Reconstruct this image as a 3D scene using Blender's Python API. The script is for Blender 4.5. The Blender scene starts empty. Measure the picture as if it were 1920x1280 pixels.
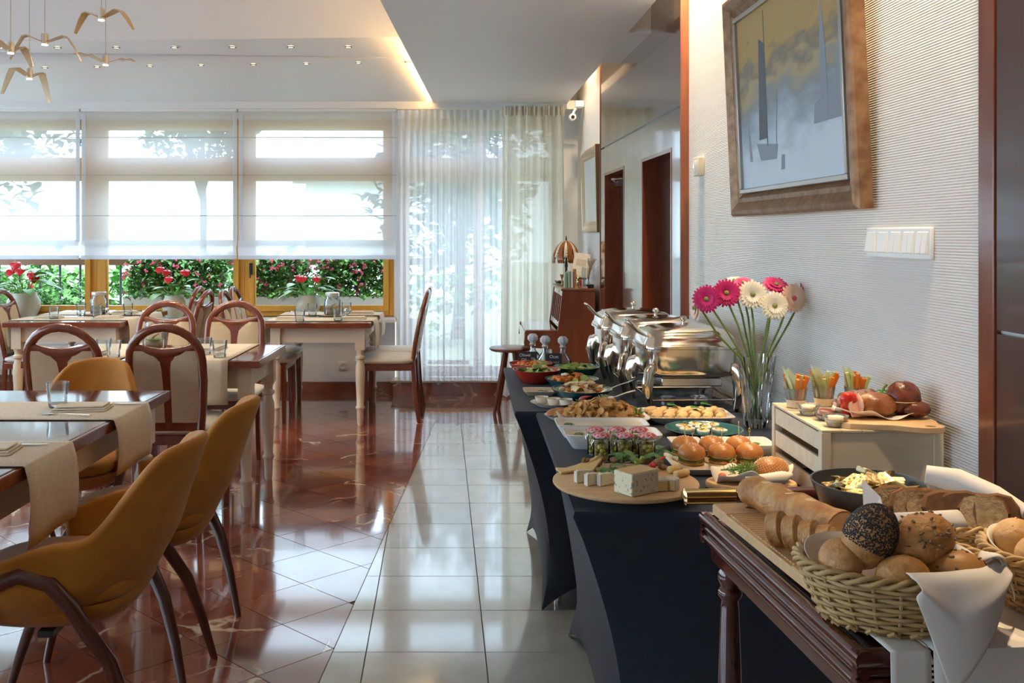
import bpy, bmesh, math, random
from mathutils import Vector, Matrix, Euler
PI = math.pi
sin, cos = math.sin, math.cos
SC = bpy.context.scene
COL = SC.collection
rng = random.Random(11)

# ------------------------------------------------------------------ camera
EYE = 1.38            # eye height
F = 1800.0            # focal length in pixels of the 1920 x 1280 frame
cam_d = bpy.data.cameras.new('camera'); cam = bpy.data.objects.new('camera', cam_d); COL.objects.link(cam)
cam.location = (0, 0, EYE); cam.rotation_euler = (PI/2, 0, 0)
cam_d.sensor_width = 36; cam_d.lens = 36*F/1920
cam_d.shift_x = 80/1920; cam_d.shift_y = -200/1920
cam_d.clip_start = .05; cam_d.clip_end = 200
SC.camera = cam

# ------------------------------------------------------------------ sky, sun, exposure
world = bpy.data.worlds.new('world'); SC.world = world; world.use_nodes = True
bg = world.node_tree.nodes['Background']
bg.inputs[0].default_value = (.63, .81, 1, 1); bg.inputs[1].default_value = 6.6
sun_d = bpy.data.lights.new('sun_offscreen', 'SUN'); sun = bpy.data.objects.new('sun_offscreen', sun_d); COL.objects.link(sun)
sun_d.energy = 5.0; sun_d.angle = .05; sun_d.color = (1, .93, .8)
sun.rotation_euler = Vector((-.74, .04, -.62)).to_track_quat('-Z', 'Y').to_euler()     # along the window front, onto the garden
SC.view_settings.view_transform = 'Standard'; SC.view_settings.look = 'None'
SC.view_settings.exposure = 0.12; SC.view_settings.gamma = 1.0; SC.view_settings.use_curve_mapping = False
try:
    SC.cycles.use_denoising = True; SC.cycles.max_bounces = 10; SC.cycles.transparent_max_bounces = 24
    SC.cycles.sample_clamp_indirect = 6; SC.cycles.caustics_reflective = False; SC.cycles.caustics_refractive = False
except Exception: pass

# ------------------------------------------------------------------ helpers
def on(px, py, z):
    """the point of the horizontal plane at height z that the photograph shows at px, py"""
    y = (EYE - z)*F/(py - 440.0)
    return ((px - 880.0)*y/F, y, z)

class MB:
    def __init__(s): s.v = []; s.f = []
    def add(s, v, f):
        o = len(s.v); s.v += [tuple(p) for p in v]; s.f += [tuple(i+o for i in q) for q in f]; return s
    def box(s, x0, x1, y0, y1, z0, z1):
        return s.add([(x0,y0,z0),(x1,y0,z0),(x1,y1,z0),(x0,y1,z0),(x0,y0,z1),(x1,y0,z1),(x1,y1,z1),(x0,y1,z1)],
                     [(0,3,2,1),(4,5,6,7),(0,1,5,4),(1,2,6,5),(2,3,7,6),(3,0,4,7)])
    def obox(s, c, size, rot=(0,0,0)):
        m = Euler(rot).to_matrix(); c = Vector(c); hx, hy, hz = [k/2 for k in size]
        vs = [c + m @ Vector((a*hx, b*hy, d*hz)) for d in (-1,1) for a, b in ((-1,-1),(1,-1),(1,1),(-1,1))]
        return s.add(vs, [(0,3,2,1),(4,5,6,7),(0,1,5,4),(1,2,6,5),(2,3,7,6),(3,0,4,7)])
    def rings(s, rings, cap0=True, cap1=True, closed=True):
        n = len(rings[0]); v = [p for r in rings for p in r]; f = []
        for i in range(len(rings)-1):
            for j in range(n if closed else n-1):
                k = (j+1) % n
                f.append((i*n+j, i*n+k, (i+1)*n+k, (i+1)*n+j))
        if cap0: f.append(tuple(range(n))[::-1])
        if cap1: f.append(tuple((len(rings)-1)*n+j for j in range(n)))
        return s.add(v, f)
    def lathe(s, prof, n=20, c=(0,0,0), cap0=True, cap1=True):
        return s.rings([[(c[0]+r*cos(2*PI*j/n), c[1]+r*sin(2*PI*j/n), c[2]+z) for j in range(n)] for r, z in prof], cap0, cap1)
    def tube(s, pts, rad, n=8, caps=True, closed=False, flat=1.0, up=(0,0,1)):
        pts = [Vector(p) for p in pts]; m = len(pts)
        if not hasattr(rad, '__len__'): rad = [rad]*m
        rings = []; u = Vector(up)
        for i, p in enumerate(pts):
            if closed: t = pts[(i+1) % m] - pts[i-1]
            else: t = pts[min(i+1, m-1)] - pts[max(i-1, 0)]
            if t.length < 1e-9: t = Vector((0,0,1))
            t.normalize()
            a = t.cross(u)
            if a.length < 1e-4: a = t.cross(Vector((1, .01, 0)))
            a.normalize(); b = a.cross(t)
            rings.append([p + rad[i]*(a*cos(2*PI*j/n) + b*flat*sin(2*PI*j/n)) for j in range(n)])
        if closed: rings.append(rings[0]); caps = False
        return s.rings(rings, caps, caps)
    def cyl(s, p0, p1, r0, r1=None, n=12): return s.tube([p0, p1], [r0, r0 if r1 is None else r1], n)
    def ell(s, c, r, nu=14, nv=8, rot=(0,0,0), jit=0, z0=-1.0):
        if not hasattr(r, '__len__'): r = (r, r, r)
        m = Euler(rot).to_matrix(); c = Vector(c); rings = []
        a0 = math.asin(max(-1, z0))
        for i in range(nv+1):
            a = a0 + (PI/2 - a0)*i/nv; ring = []
            for j in range(nu):
                k = 1 + jit*(rng.random()-.5) if 0 < i < nv else 1
                q = max(cos(a), .02)
                ring.append(c + m @ Vector((r[0]*q*cos(2*PI*j/nu)*k, r[1]*q*sin(2*PI*j/nu)*k, r[2]*sin(a)*k)))
            rings.append(ring)
        return s.rings(rings)
    def grid(s, fn, nu, nv, closeu=False):
        v = [fn(i/nu, j/nv) for j in range(nv+1) for i in range(nu if closeu else nu+1)]; w = nu if closeu else nu+1; f = []
        for j in range(nv):
            for i in range(nu):
                k = (i+1) % w
                f.append((j*w+i, j*w+k, (j+1)*w+k, (j+1)*w+i))
        return s.add(v, f)
    def prism(s, poly, z0, z1, axis='z'):
        g = {'z': lambda a, b, c: (a, b, c), 'y': lambda a, b, c: (a, c, b), 'x': lambda a, b, c: (c, a, b)}[axis]
        return s.rings([[g(a, b, z0) for a, b in poly], [g(a, b, z1) for a, b in poly]])
    def leaf(s, base, d, length, width, bend=.3, up=(0,0,1), n=4):
        """a pointed leaf blade from base along d, arched and folded along its midrib"""
        d = Vector(d).normalized(); u = Vector(up); w = d.cross(u)
        if w.length < 1e-3: w = d.cross(Vector((1,0,0)))
        w.normalize(); u = w.cross(d); v = []; b = Vector(base)
        for i in range(n+1):
            t = i/n; k = sin(PI*min(1, t*.93+.07))**.8*width/2 if i < n else 0
            p = b + d*length*t - u*bend*length*t*t
            v += [p - w*k + u*k*.25, p, p + w*k + u*k*.25]
        f = []
        for i in range(n):
            a = 3*i; f += [(a, a+1, a+4, a+3), (a+1, a+2, a+5, a+4)]
        return s.add(v, f)
    def xf(s, m):
        s.v = [tuple(m @ Vector(p)) for p in s.v]; return s
    def move(s, x, y, z): s.v = [(a+x, b+y, c+z) for a, b, c in s.v]; return s
    def mesh(s, name):
        me = bpy.data.meshes.new(name); me.from_pydata(s.v, [], s.f); me.validate()
        bm = bmesh.new(); bm.from_mesh(me); bmesh.ops.recalc_face_normals(bm, faces=bm.faces); bm.to_mesh(me); bm.free()
        return me

def se_ring(cx, cy, z, a, b, n=28, e=4.0):
    out = []
    for j in range(n):
        t = 2*PI*j/n + PI/n; c, d = cos(t), sin(t)
        out.append((cx + a*math.copysign(abs(c)**(2/e), c), cy + b*math.copysign(abs(d)**(2/e), d), z))
    return out

def obj(name, mb, mat, parent=None, loc=(0,0,0), rot=(0,0,0), smooth=40, bevel=0, solid=0, sub=0, kind=None, label=None):
    me = mb if isinstance(mb, bpy.types.Mesh) else mb.mesh(name)
    if mat is not None and not me.materials: me.materials.append(mat)
    if smooth and not me.get('sm'):
        for p in me.polygons: p.use_smooth = True
        if smooth < 180: me.set_sharp_from_angle(angle=math.radians(smooth))
        me['sm'] = 1
    o = bpy.data.objects.new(name, me); COL.objects.link(o)
    o.location = loc; o.rotation_euler = rot
    if parent is not None: o.parent = parent
    if solid:
        m = o.modifiers.new('solid', 'SOLIDIFY'); m.thickness = solid; m.offset = 0
    if bevel:
        m = o.modifiers.new('bevel', 'BEVEL'); m.width = bevel; m.segments = 2; m.limit_method = 'ANGLE'; m.angle_limit = .6
    if sub:
        m = o.modifiers.new('sub', 'SUBSURF'); m.levels = sub; m.render_levels = sub
    if kind: o['kind'] = kind
    if label: o['label'] = label
    return o
NTH = ['first','second','third','fourth','fifth','sixth','seventh','eighth']
def cut(mb, cutter):
    """mesh of mb with a real hole where cutter is"""
    tmp = []
    for m_ in (mb, cutter):
        o = bpy.data.objects.new('tmp', m_.mesh('tmp')); COL.objects.link(o); tmp.append(o)
    md = tmp[0].modifiers.new('b', 'BOOLEAN'); md.operation = 'DIFFERENCE'; md.solver = 'EXACT'; md.object = tmp[1]
    bpy.context.view_layer.update(); me = bpy.data.meshes.new_from_object(tmp[0].evaluated_get(bpy.context.evaluated_depsgraph_get()))
    for o in tmp: bpy.data.objects.remove(o)
    return me
def tag(o, label, cat, group=None):
    o['label'] = label; o['category'] = cat
    if group: o['group'] = group
    return o
def thing(name, label, cat, loc=(0,0,0), rz=0, group=None, rot=None):
    o = bpy.data.objects.new(name, None); COL.objects.link(o); o.empty_display_size = .05
    o.location = loc; o.rotation_euler = rot if rot else (0, 0, rz)
    return tag(o, label, cat, group)
def struct(name, mb, mat, parent=None, **k):
    o = obj(name, mb, mat, parent, **k)
    if parent is None: o['kind'] = 'structure'
    return o
def sroot(name, loc=(0,0,0), rz=0):
    o = bpy.data.objects.new(name, None); COL.objects.link(o); o.location = loc; o.rotation_euler = (0,0,rz); o['kind'] = 'structure'; return o
def copy_tree(o, parent=None):
    c = o.copy(); COL.objects.link(c); c.parent = parent
    for ch in list(o.children): copy_tree(ch, c)
    return c
def dup(o, loc, rz=None, label=None, rot=None):
    c = copy_tree(o); c.location = loc
    if rz is not None: c.rotation_euler = (0, 0, rz)
    if rot is not None: c.rotation_euler = rot
    if label: c['label'] = label
    return c

# ------------------------------------------------------------------ materials
MATS = {}
def M(name, col=(.5,.5,.5), rough=.5, metal=0, spec=.5, var=None, bump=None, stretch=None, coat=0, sheen=0, sss=0, emit=None, rnd=0, pos=False, trans=0):
    """principled material; var=(second colour, noise scale[, contrast]); bump=(scale, strength); stretch=(x,y,z) scaling of the pattern"""
    if name in MATS: return MATS[name]
    m = bpy.data.materials.new(name); m.use_nodes = True; nt = m.node_tree; N = nt.nodes; L = nt.links; b = N['Principled BSDF']
    b.inputs['Base Color'].default_value = (*col, 1); b.inputs['Roughness'].default_value = rough; b.inputs['Metallic'].default_value = metal
    b.inputs['Specular IOR Level'].default_value = spec; b.inputs['Coat Weight'].default_value = coat; b.inputs['Coat Roughness'].default_value = .06
    b.inputs['Sheen Weight'].default_value = sheen
    if coat >= .9: b.inputs['Coat IOR'].default_value = 1.9
    if trans: b.inputs['Transmission Weight'].default_value = trans
    if sss: b.inputs['Subsurface Weight'].default_value = sss; b.inputs['Subsurface Radius'].default_value = (.01,.006,.004)
    if emit: b.inputs['Emission Color'].default_value = (*emit[0], 1); b.inputs['Emission Strength'].default_value = emit[1]
    vec = None
    if var or bump:
        if pos: src = N.new('ShaderNodeNewGeometry').outputs['Position']
        else: src = N.new('ShaderNodeTexCoord').outputs['Object']
        mp = N.new('ShaderNodeMapping'); L.new(src, mp.inputs[0]); vec = mp.outputs[0]
        if stretch: mp.inputs['Scale'].default_value = stretch
    colout = None
    if var:
        nz = N.new('ShaderNodeTexNoise'); L.new(vec, nz.inputs['Vector']); nz.inputs['Scale'].default_value = var[1]; nz.inputs['Detail'].default_value = 5
        rp = N.new('ShaderNodeValToRGB'); L.new(nz.outputs[0], rp.inputs[0]); w = var[2] if len(var) > 2 else .18
        rp.color_ramp.elements[0].position = .5-w; rp.color_ramp.elements[0].color = (*col, 1)
        rp.color_ramp.elements[1].position = .5+w; rp.color_ramp.elements[1].color = (*var[0], 1)
        colout = rp.outputs[0]
    if rnd:
        oi = N.new('ShaderNodeObjectInfo'); hs = N.new('ShaderNodeHueSaturation')
        mr = N.new('ShaderNodeMapRange'); L.new(oi.outputs['Random'], mr.inputs[0]); mr.inputs[3].default_value = 1-rnd; mr.inputs[4].default_value = 1+rnd
        L.new(mr.outputs[0], hs.inputs['Value'])
        if colout: L.new(colout, hs.inputs['Color'])
        else: hs.inputs['Color'].default_value = (*col, 1)
        colout = hs.outputs[0]
    if colout: L.new(colout, b.inputs['Base Color'])
    if bump:
        nb = N.new('ShaderNodeTexNoise'); L.new(vec, nb.inputs['Vector']); nb.inputs['Scale'].default_value = bump[0]; nb.inputs['Detail'].default_value = 4
        bp = N.new('ShaderNodeBump'); bp.inputs['Strength'].default_value = bump[1]; bp.inputs['Distance'].default_value = .01
        L.new(nb.outputs[0], bp.inputs['Height']); L.new(bp.outputs[0], b.inputs['Normal'])
    MATS[name] = m; return m
def M_clear(name, tint=(1,1,1), refl=.9, rough=.0, dens=0.0, edge=1.35):
    """clear glass: see-through, mirror-like towards its edges"""
    if name in MATS: return MATS[name]
    m = bpy.data.materials.new(name); m.use_nodes = True; nt = m.node_tree; N = nt.nodes; L = nt.links
    N.remove(N['Principled BSDF']); out = N['Material Output']
    t = N.new('ShaderNodeBsdfTransparent'); t.inputs[0].default_value = (*tint, 1)
    g = N.new('ShaderNodeBsdfGlossy'); g.inputs['Roughness'].default_value = rough; g.inputs[0].default_value = (refl, refl, refl, 1)
    fr = N.new('ShaderNodeFresnel'); fr.inputs[0].default_value = edge
    mx = N.new('ShaderNodeMixShader'); L.new(fr.outputs[0], mx.inputs[0]); L.new(t.outputs[0], mx.inputs[1]); L.new(g.outputs[0], mx.inputs[2])
    last = mx
    if dens:
        d = N.new('ShaderNodeBsdfDiffuse'); d.inputs[0].default_value = (.85,.9,.92,1)
        m2 = N.new('ShaderNodeMixShader'); m2.inputs[0].default_value = dens; L.new(mx.outputs[0], m2.inputs[1]); L.new(d.outputs[0], m2.inputs[2]); last = m2
    L.new(last.outputs[0], out.inputs[0]); MATS[name] = m; return m
def M_sheer(name, col, clear, trans=.6, bands=None):
    """thin cloth: partly open weave, partly glowing through"""
    if name in MATS: return MATS[name]
    m = bpy.data.materials.new(name); m.use_nodes = True; nt = m.node_tree; N = nt.nodes; L = nt.links
    N.remove(N['Principled BSDF']); out = N['Material Output']
    t = N.new('ShaderNodeBsdfTransparent'); d = N.new('ShaderNodeBsdfDiffuse'); r = N.new('ShaderNodeBsdfTranslucent')
    for q in (d, r): q.inputs[0].default_value = (*col, 1)
    a = N.new('ShaderNodeMixShader'); a.inputs[0].default_value = trans; L.new(d.outputs[0], a.inputs[1]); L.new(r.outputs[0], a.inputs[2])
    b = N.new('ShaderNodeMixShader'); b.inputs[0].default_value = clear; L.new(a.outputs[0], b.inputs[1]); L.new(t.outputs[0], b.inputs[2])
    L.new(b.outputs[0], out.inputs[0]); MATS[name] = m; return m
def nodes(m): return m.node_tree.nodes, m.node_tree.links, m.node_tree.nodes['Principled BSDF']

# woods, cloths, metals used throughout
MAHOG = M('mahogany', (.13,.028,.014), .22, var=((.22,.055,.022), 6, .25), stretch=(3,3,.6), coat=.4)
DARKWOOD = M('dark_panel_wood', (.045,.014,.010), .30, var=((.075,.025,.016), 3, .3), stretch=(4,4,.5), coat=.35)
BROWNW = M('brown_edge_wood', (.20,.06,.028), .35, var=((.27,.09,.04), 5), stretch=(4,4,.6))
CREAMP = M('cream_paint', (.74,.62,.46), .45)
WHITEP = M('white_paint', (.80,.79,.76), .5)
LINEN = M('linen_cloth', (.68,.58,.44), .85, var=((.74,.65,.52), 60), bump=(350,.15))
WHITECL = M('white_cloth', (.80,.76,.70), .8, var=((.84,.80,.75), 12))
CHROME = M('polished_steel', (.80,.76,.70), .06, metal=1)
STEEL = M('satin_steel', (.72,.71,.70), .22, metal=1)
BRASS = M('brass', (.80,.58,.22), .16, metal=1)
GLASS = M_clear('clear_glass', (.98,.99,.99), edge=1.35)
PANE = M_clear('window_glass', (.97,.985,.98), edge=1.2)
WHITECER = M('white_ceramic', (.84,.82,.78), .22)
BLACKP = M('black_plastic', (.02,.02,.022), .4)
WHITEPL = M('white_plastic', (.84,.83,.79), .35)
# ================================================================== THE ROOM
WY = 8.48                        # window wall
def wallx(y): return 1.19 - .0275*y
WRZ = .0275
# ---- surface materials
def marble(name, red):
    m = M(name, (.3,.1,.05), .09 if red else .13, spec=.8, coat=.95); N, L, b = nodes(m)
    pos = N.new('ShaderNodeNewGeometry').outputs['Position']; oi = N.new('ShaderNodeObjectInfo')
    ad = N.new('ShaderNodeVectorMath'); ad.operation = 'MULTIPLY_ADD'; L.new(oi.outputs['Random'], ad.inputs[0]); ad.inputs[1].default_value = (7,5,3); L.new(pos, ad.inputs[2])
    n1 = N.new('ShaderNodeTexNoise'); L.new(ad.outputs[0], n1.inputs['Vector']); n1.inputs['Scale'].default_value = 3.5 if red else 5; n1.inputs['Detail'].default_value = 7
    rp = N.new('ShaderNodeValToRGB'); L.new(n1.outputs[0], rp.inputs[0]); e = rp.color_ramp.elements
    if red:
        e[0].position = .28; e[0].color = (.115,.030,.018,1); e[1].position = .75; e[1].color = (.40,.125,.065,1)
        q = e.new(.52); q.color = (.25,.066,.036,1)
    else:
        e[0].position = .3; e[0].color = (.42,.425,.40,1); e[1].position = .75; e[1].color = (.54,.545,.515,1)
    col = rp.outputs[0]
    if red:
        wp = N.new('ShaderNodeTexNoise'); L.new(ad.outputs[0], wp.inputs['Vector']); wp.inputs['Scale'].default_value = 2.2; wp.inputs['Detail'].default_value = 5
        wm = N.new('ShaderNodeVectorMath'); wm.operation = 'MULTIPLY_ADD'; L.new(wp.outputs['Color'], wm.inputs[0]); wm.inputs[1].default_value = (.8,.8,.8); L.new(ad.outputs[0], wm.inputs[2])
        vo = N.new('ShaderNodeTexVoronoi'); vo.feature = 'DISTANCE_TO_EDGE'; vo.inputs['Scale'].default_value = 1.7; L.new(wm.outputs[0], vo.inputs['Vector'])
        r2 = N.new('ShaderNodeValToRGB'); L.new(vo.outputs[0], r2.inputs[0]); k = r2.color_ramp.elements
        k[0].position = .006; k[0].color = (1,1,1,1); k[1].position = .028; k[1].color = (0,0,0,1)
        n3 = N.new('ShaderNodeTexNoise'); L.new(pos, n3.inputs['Vector']); n3.inputs['Scale'].default_value = 2.6
        r3 = N.new('ShaderNodeValToRGB'); L.new(n3.outputs[0], r3.inputs[0]); r3.color_ramp.elements[0].position = .48; r3.color_ramp.elements[1].position = .58
        mu = N.new('ShaderNodeMath'); mu.operation = 'MULTIPLY'; L.new(r2.outputs[0], mu.inputs[0]); L.new(r3.outputs[0], mu.inputs[1])
        mx = N.new('ShaderNodeMixRGB'); L.new(mu.outputs[0], mx.inputs[0]); L.new(col, mx.inputs[1]); mx.inputs[2].default_value = (.66,.48,.33,1); col = mx.outputs[0]
    hs = N.new('ShaderNodeHueSaturation'); mr = N.new('ShaderNodeMapRange'); L.new(oi.outputs['Random'], mr.inputs[0])
    mr.inputs[3].default_value = .8 if red else .93; mr.inputs[4].default_value = 1.2 if red else 1.06
    L.new(mr.outputs[0], hs.inputs['Value']); L.new(col, hs.inputs['Color']); L.new(hs.outputs[0], b.inputs['Base Color'])
    n4 = N.new('ShaderNodeTexNoise'); L.new(pos, n4.inputs['Vector']); n4.inputs['Scale'].default_value = 9
    m4 = N.new('ShaderNodeMapRange'); L.new(n4.outputs[0], m4.inputs[0]); m4.inputs[3].default_value = .05; m4.inputs[4].default_value = .20; L.new(m4.outputs[0], b.inputs['Roughness'])
    return m
REDM = marble('red_marble', True); PALEM = marble('pale_stone', False)
GROUT = M('grout', (.16,.13,.11), .8)
DARKST = M('dark_inlay_stone', (.05,.05,.055), .15)
RIB = M('ribbed_wallpaper', (.80,.775,.73), .75)
def _rib():
    N, L, b = nodes(RIB); tc = N.new('ShaderNodeTexCoord').outputs['Object']
    w = N.new('ShaderNodeTexWave'); w.bands_direction = 'Z'; w.inputs['Scale'].default_value = 46; w.inputs['Distortion'].default_value = .6; w.inputs['Detail Scale'].default_value = 30; L.new(tc, w.inputs['Vector'])
    n = N.new('ShaderNodeTexNoise'); n.inputs['Scale'].default_value = 120; L.new(tc, n.inputs['Vector'])
    a = N.new('ShaderNodeMath'); a.operation = 'MULTIPLY_ADD'; L.new(n.outputs[0], a.inputs[0]); a.inputs[1].default_value = .6; L.new(w.outputs['Fac'], a.inputs[2])
    bp = N.new('ShaderNodeBump'); bp.inputs['Strength'].default_value = .75; bp.inputs['Distance'].default_value = .0035; L.new(a.outputs[0], bp.inputs['Height']); L.new(bp.outputs[0], b.inputs['Normal'])
_rib()
PLAST = M('white_plaster', (.80,.79,.77), .7, bump=(60,.05))
CEILW = M('ceiling_paint', (.78,.76,.74), .45)
YELLOWC = PANELC = CEILW
ORANGE = M('pine_window_wood', (.72,.34,.045), .4, var=((.80,.42,.07), 4), stretch=(6,6,.6))

# ---- floor: bed, red marble laid diagonally, pale stone strip with dark inlays
floor = struct('floor', MB().box(-5, 1.6, -2, WY+.12, -.06, -.004), GROUT)
def clip(poly, a, b, c):
    """keep a*x + b*y <= c"""
    out = []
    for i, p in enumerate(poly):
        q = poly[(i+1) % len(poly)]; dp = a*p[0]+b*p[1]-c; dq = a*q[0]+b*q[1]-c
        if dp <= 0: out.append(p)
        if (dp < 0) != (dq < 0) and dp != dq:
            t = dp/(dp-dq); out.append((p[0]+t*(q[0]-p[0]), p[1]+t*(q[1]-p[1])))
    return out
def area(p): return abs(sum(p[i][0]*p[(i+1) % len(p)][1]-p[(i+1) % len(p)][0]*p[i][1] for i in range(len(p))))/2 if len(p) > 2 else 0
EX0, EY0, ES = -.462, 2484/836, .0513        # left edge of the strip: x = EX0 + ES*(y-EY0)
SY1 = 7.03                                   # far end of the strip
def seen(x, y):
    if y < 2.2: return 0
    px = 880+x*F/y; py = 440+EYE*F/y
    return 1/y**3 if -60 < px < 1980 and py < 1330 else 0
S = .30; g = .0035; cand = []
for i in range(-40, 60):
    for j in range(-60, 40):
        cx = -1.3 + (i+j)*S*.7071; cy = 4.2 + (i-j)*S*.7071*.94
        if not (-5.3 < cx < 1.5 and -2.3 < cy < WY+.3): continue
        h = (S-g)*.7071; k = .94
        poly = [(cx-h, cy), (cx, cy-h*k), (cx+h, cy), (cx, cy+h*k)]
        full = area(poly)
        poly = clip(poly, 1, 0, 1.2); poly = clip(poly, -1, 0, 5) if poly else []
        poly = clip(poly, 0, 1, WY-.02) if poly else []; poly = clip(poly, 0, -1, 2) if poly else []
        if not poly: continue
        pieces = [poly]
        if cy < SY1+.4:
            pieces = [clip(poly, 1, -ES, EX0-ES*EY0-.003), ]
            far = clip(poly, 0, -1, -SY1-.003)
            if far: far = clip(far, -1, ES, -(EX0-ES*EY0)+.003)
            if far: pieces.append(far)
        for p in pieces:
            if p and area(p) > .0008: cand.append((seen(cx, cy), cx, cy, p, abs(area(p)-full) < 1e-6))
cand.sort(key=lambda c: -c[0])
h = (S-g)*.7071
tile_me = MB().prism([(-h,0),(0,-h*.94),(h,0),(0,h*.94)], -.012, 0).mesh('floor_tile')
rest = MB()
for n_, (w, cx, cy, p, full) in enumerate(cand):
    if n_ < 300 and w > 0:
        if full: obj('floor_tile', tile_me, REDM, floor, loc=(cx, cy, 0), smooth=0)
        else: obj('floor_tile', MB().prism(p, -.012, 0), REDM, floor, smooth=0)
    else: rest.prism(p, -.012, 0)
o = obj('floor_tile_field', rest, REDM, floor, smooth=0); o['kind'] = 'stuff'
TX, TY, TM, TW, TD = .059, 2484/840, -.0294, .394, .353
for r in range(-9, 13):
    for c in range(-2, 4):
        y0 = 2484/782 + r*TD; y1 = y0+TD
        x0 = TX + TM*(y0-TY) + c*TW; g = .002
        p = [(x0+g, y0+g), (x0+TW-g, y0+g), (x0+TW-g+TM*TD, y1-g), (x0+g+TM*TD, y1-g)]
        p = clip(p, -1, ES, -(EX0-ES*EY0)); p = clip(p, 0, 1, SY1) if p else p
        p = clip(p, 1, 0, 1.2) if p else p
        if c == 1 and p and r > -4:      # room for the dark corner inlays on this joint
            for yy in (y0, y1):
                xx = TX + TM*(yy-TY) + 2*TW
                s1 = 1 if yy == y0 else -1
                p = clip(p, 1, -s1, xx - s1*yy - .052) if p else p
        if c == 2 and p and r > -4:
            for yy in (y0, y1):
                xx = TX + TM*(yy-TY) + 2*TW
                s1 = 1 if yy == y0 else -1
                p = clip(p, -1, -s1, -xx - s1*yy - .052) if p else p
        if p and area(p) > .002: obj('pale_floor_tile', MB().prism(p, -.012, 0), PALEM, floor, smooth=0)
    if r > -4:
        yy = 2484/782 + r*TD; xx = TX + TM*(yy-TY) + 2*TW
        if yy < SY1: obj('inlay_tile', MB().prism([(xx-.05,yy),(xx,yy-.05),(xx+.05,yy),(xx,yy+.05)], -.012, 0), DARKST, floor, smooth=0)

# ---- window wall
wb = MB()
wb.box(-5, -.66, WY, WY+.16, -.06, .655).box(-5.1, 1.25, WY, WY+.16, 2.40, 3.06).box(-.665, -.625, WY, WY+.16, .655, 2.4).box(.80, 1.25, WY, WY+.16, -.06, 2.4)
wb.box(-5.1, -4.62, WY, WY+.16, .655, 2.4).box(-.66, .80, WY, WY+.16, -.06, .10)
struct('wall_back', wb, PLAST)
bb = struct('baseboard_back', MB().box(-5, -.66, WY-.022, WY-.001, 0, .085), REDM)
struct('trim_1', MB().box(-.66, .86, WY-.20, WY-.001, 0, .105), REDM)                 # marble plinth under the terrace door
obj('plinth_top', MB().box(-.68, .86, WY-.215, WY-.001, .106, .125), M('sill_stone', (.62,.52,.40), .3), bpy.data.objects['trim_1'], bevel=.004)

def window(name, x0, x1, sashes, z0=.66, z1=2.4, zt0=1.875, zt1=2.04, handle=None):
    w = sroot(name, (0, WY+.02, 0)); fr = .045
    f = MB().box(x0, x0+fr, 0, .08, z0, z1).box(x1-fr, x1, 0, .08, z0, z1).box(x0+fr, x1-fr, 0, .08, z0, z0+fr).box(x0+fr, x1-fr, 0, .08, z1-fr, z1)
    obj('window_frame', f, ORANGE, w, bevel=.004)
    obj('transom', MB().box(x0+fr, x1-fr, 0, .08, zt0+.03, zt1-.03), ORANGE, w, bevel=.004)
    for (a, b) in sashes:
        for (c, d) in ((z0+fr, zt0+.03), (zt1-.03, z1-fr)):
            t = .05
            s = MB().box(a, a+t, -.03, .04, c, d).box(b-t, b, -.03, .04, c, d).box(a+t, b-t, -.03, .04, c, c+t).box(a+t, b-t, -.03, .04, d-t, d)
            so = obj('sash', s, ORANGE, w, bevel=.004)
            obj('pane', MB().box(a+t, b-t, .002, .008, c+t, d-t), PANE, so)
    if handle is not None:
        h = MB().box(handle-.013, handle+.013, -.045, -.03, 1.03, 1.13).tube([(handle,-.045,1.10),(handle,-.075,1.10),(handle,-.075,1.0)], .008, 8)
        obj('handle', h, BLACKP, w)
    return w
window('window_1', -4.62, -3.30, [(-4.575,-3.345)])
window('window_2', -3.30, -1.99, [(-3.255,-2.035)])
window('window_3', -1.99, -.665, [(-1.945,-.71)], handle=-1.965+.04)
window('window_4', -.625, .80, [(-.58,.085),(.085,.755)], z0=.125)
sill = obj('sill', MB().box(-4.9, -.64, WY-.22, WY+.02, .62, .655), WHITEP, bpy.data.objects['wall_back'], bevel=.006)
# radiators under the sill
def radiator(x0, x1, label):
    t = thing('radiator', label, 'radiator', ((x0+x1)/2, WY-.08, 0), group='white panel radiators under the windows')
    w = (x1-x0)/2
    obj('front_panel', MB().box(-w, w, -.06, -.04, .16, .56), WHITEP, t, bevel=.006)
    obj('back_panel', MB().box(-w, w, .0, .02, .16, .56), WHITEP, t)
    obj('top_grille', MB().box(-w, w, -.04, .0, .548, .56), WHITEP, t)
    fl = MB()
    for k in range(5): fl.box(-w+.02, w-.02, -.064, -.058, .20+k*.075, .225+k*.075)
    obj('flute', fl, WHITEP, t, bevel=.002)
    for q in (-w+.1, w-.13): obj('foot', MB().box(q, q+.03, -.04, .0, .0, .16), WHITEP, t)
radiator(-4.5, -3.05, 'white panel radiator with horizontal flutes below the window behind the jar table')

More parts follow.
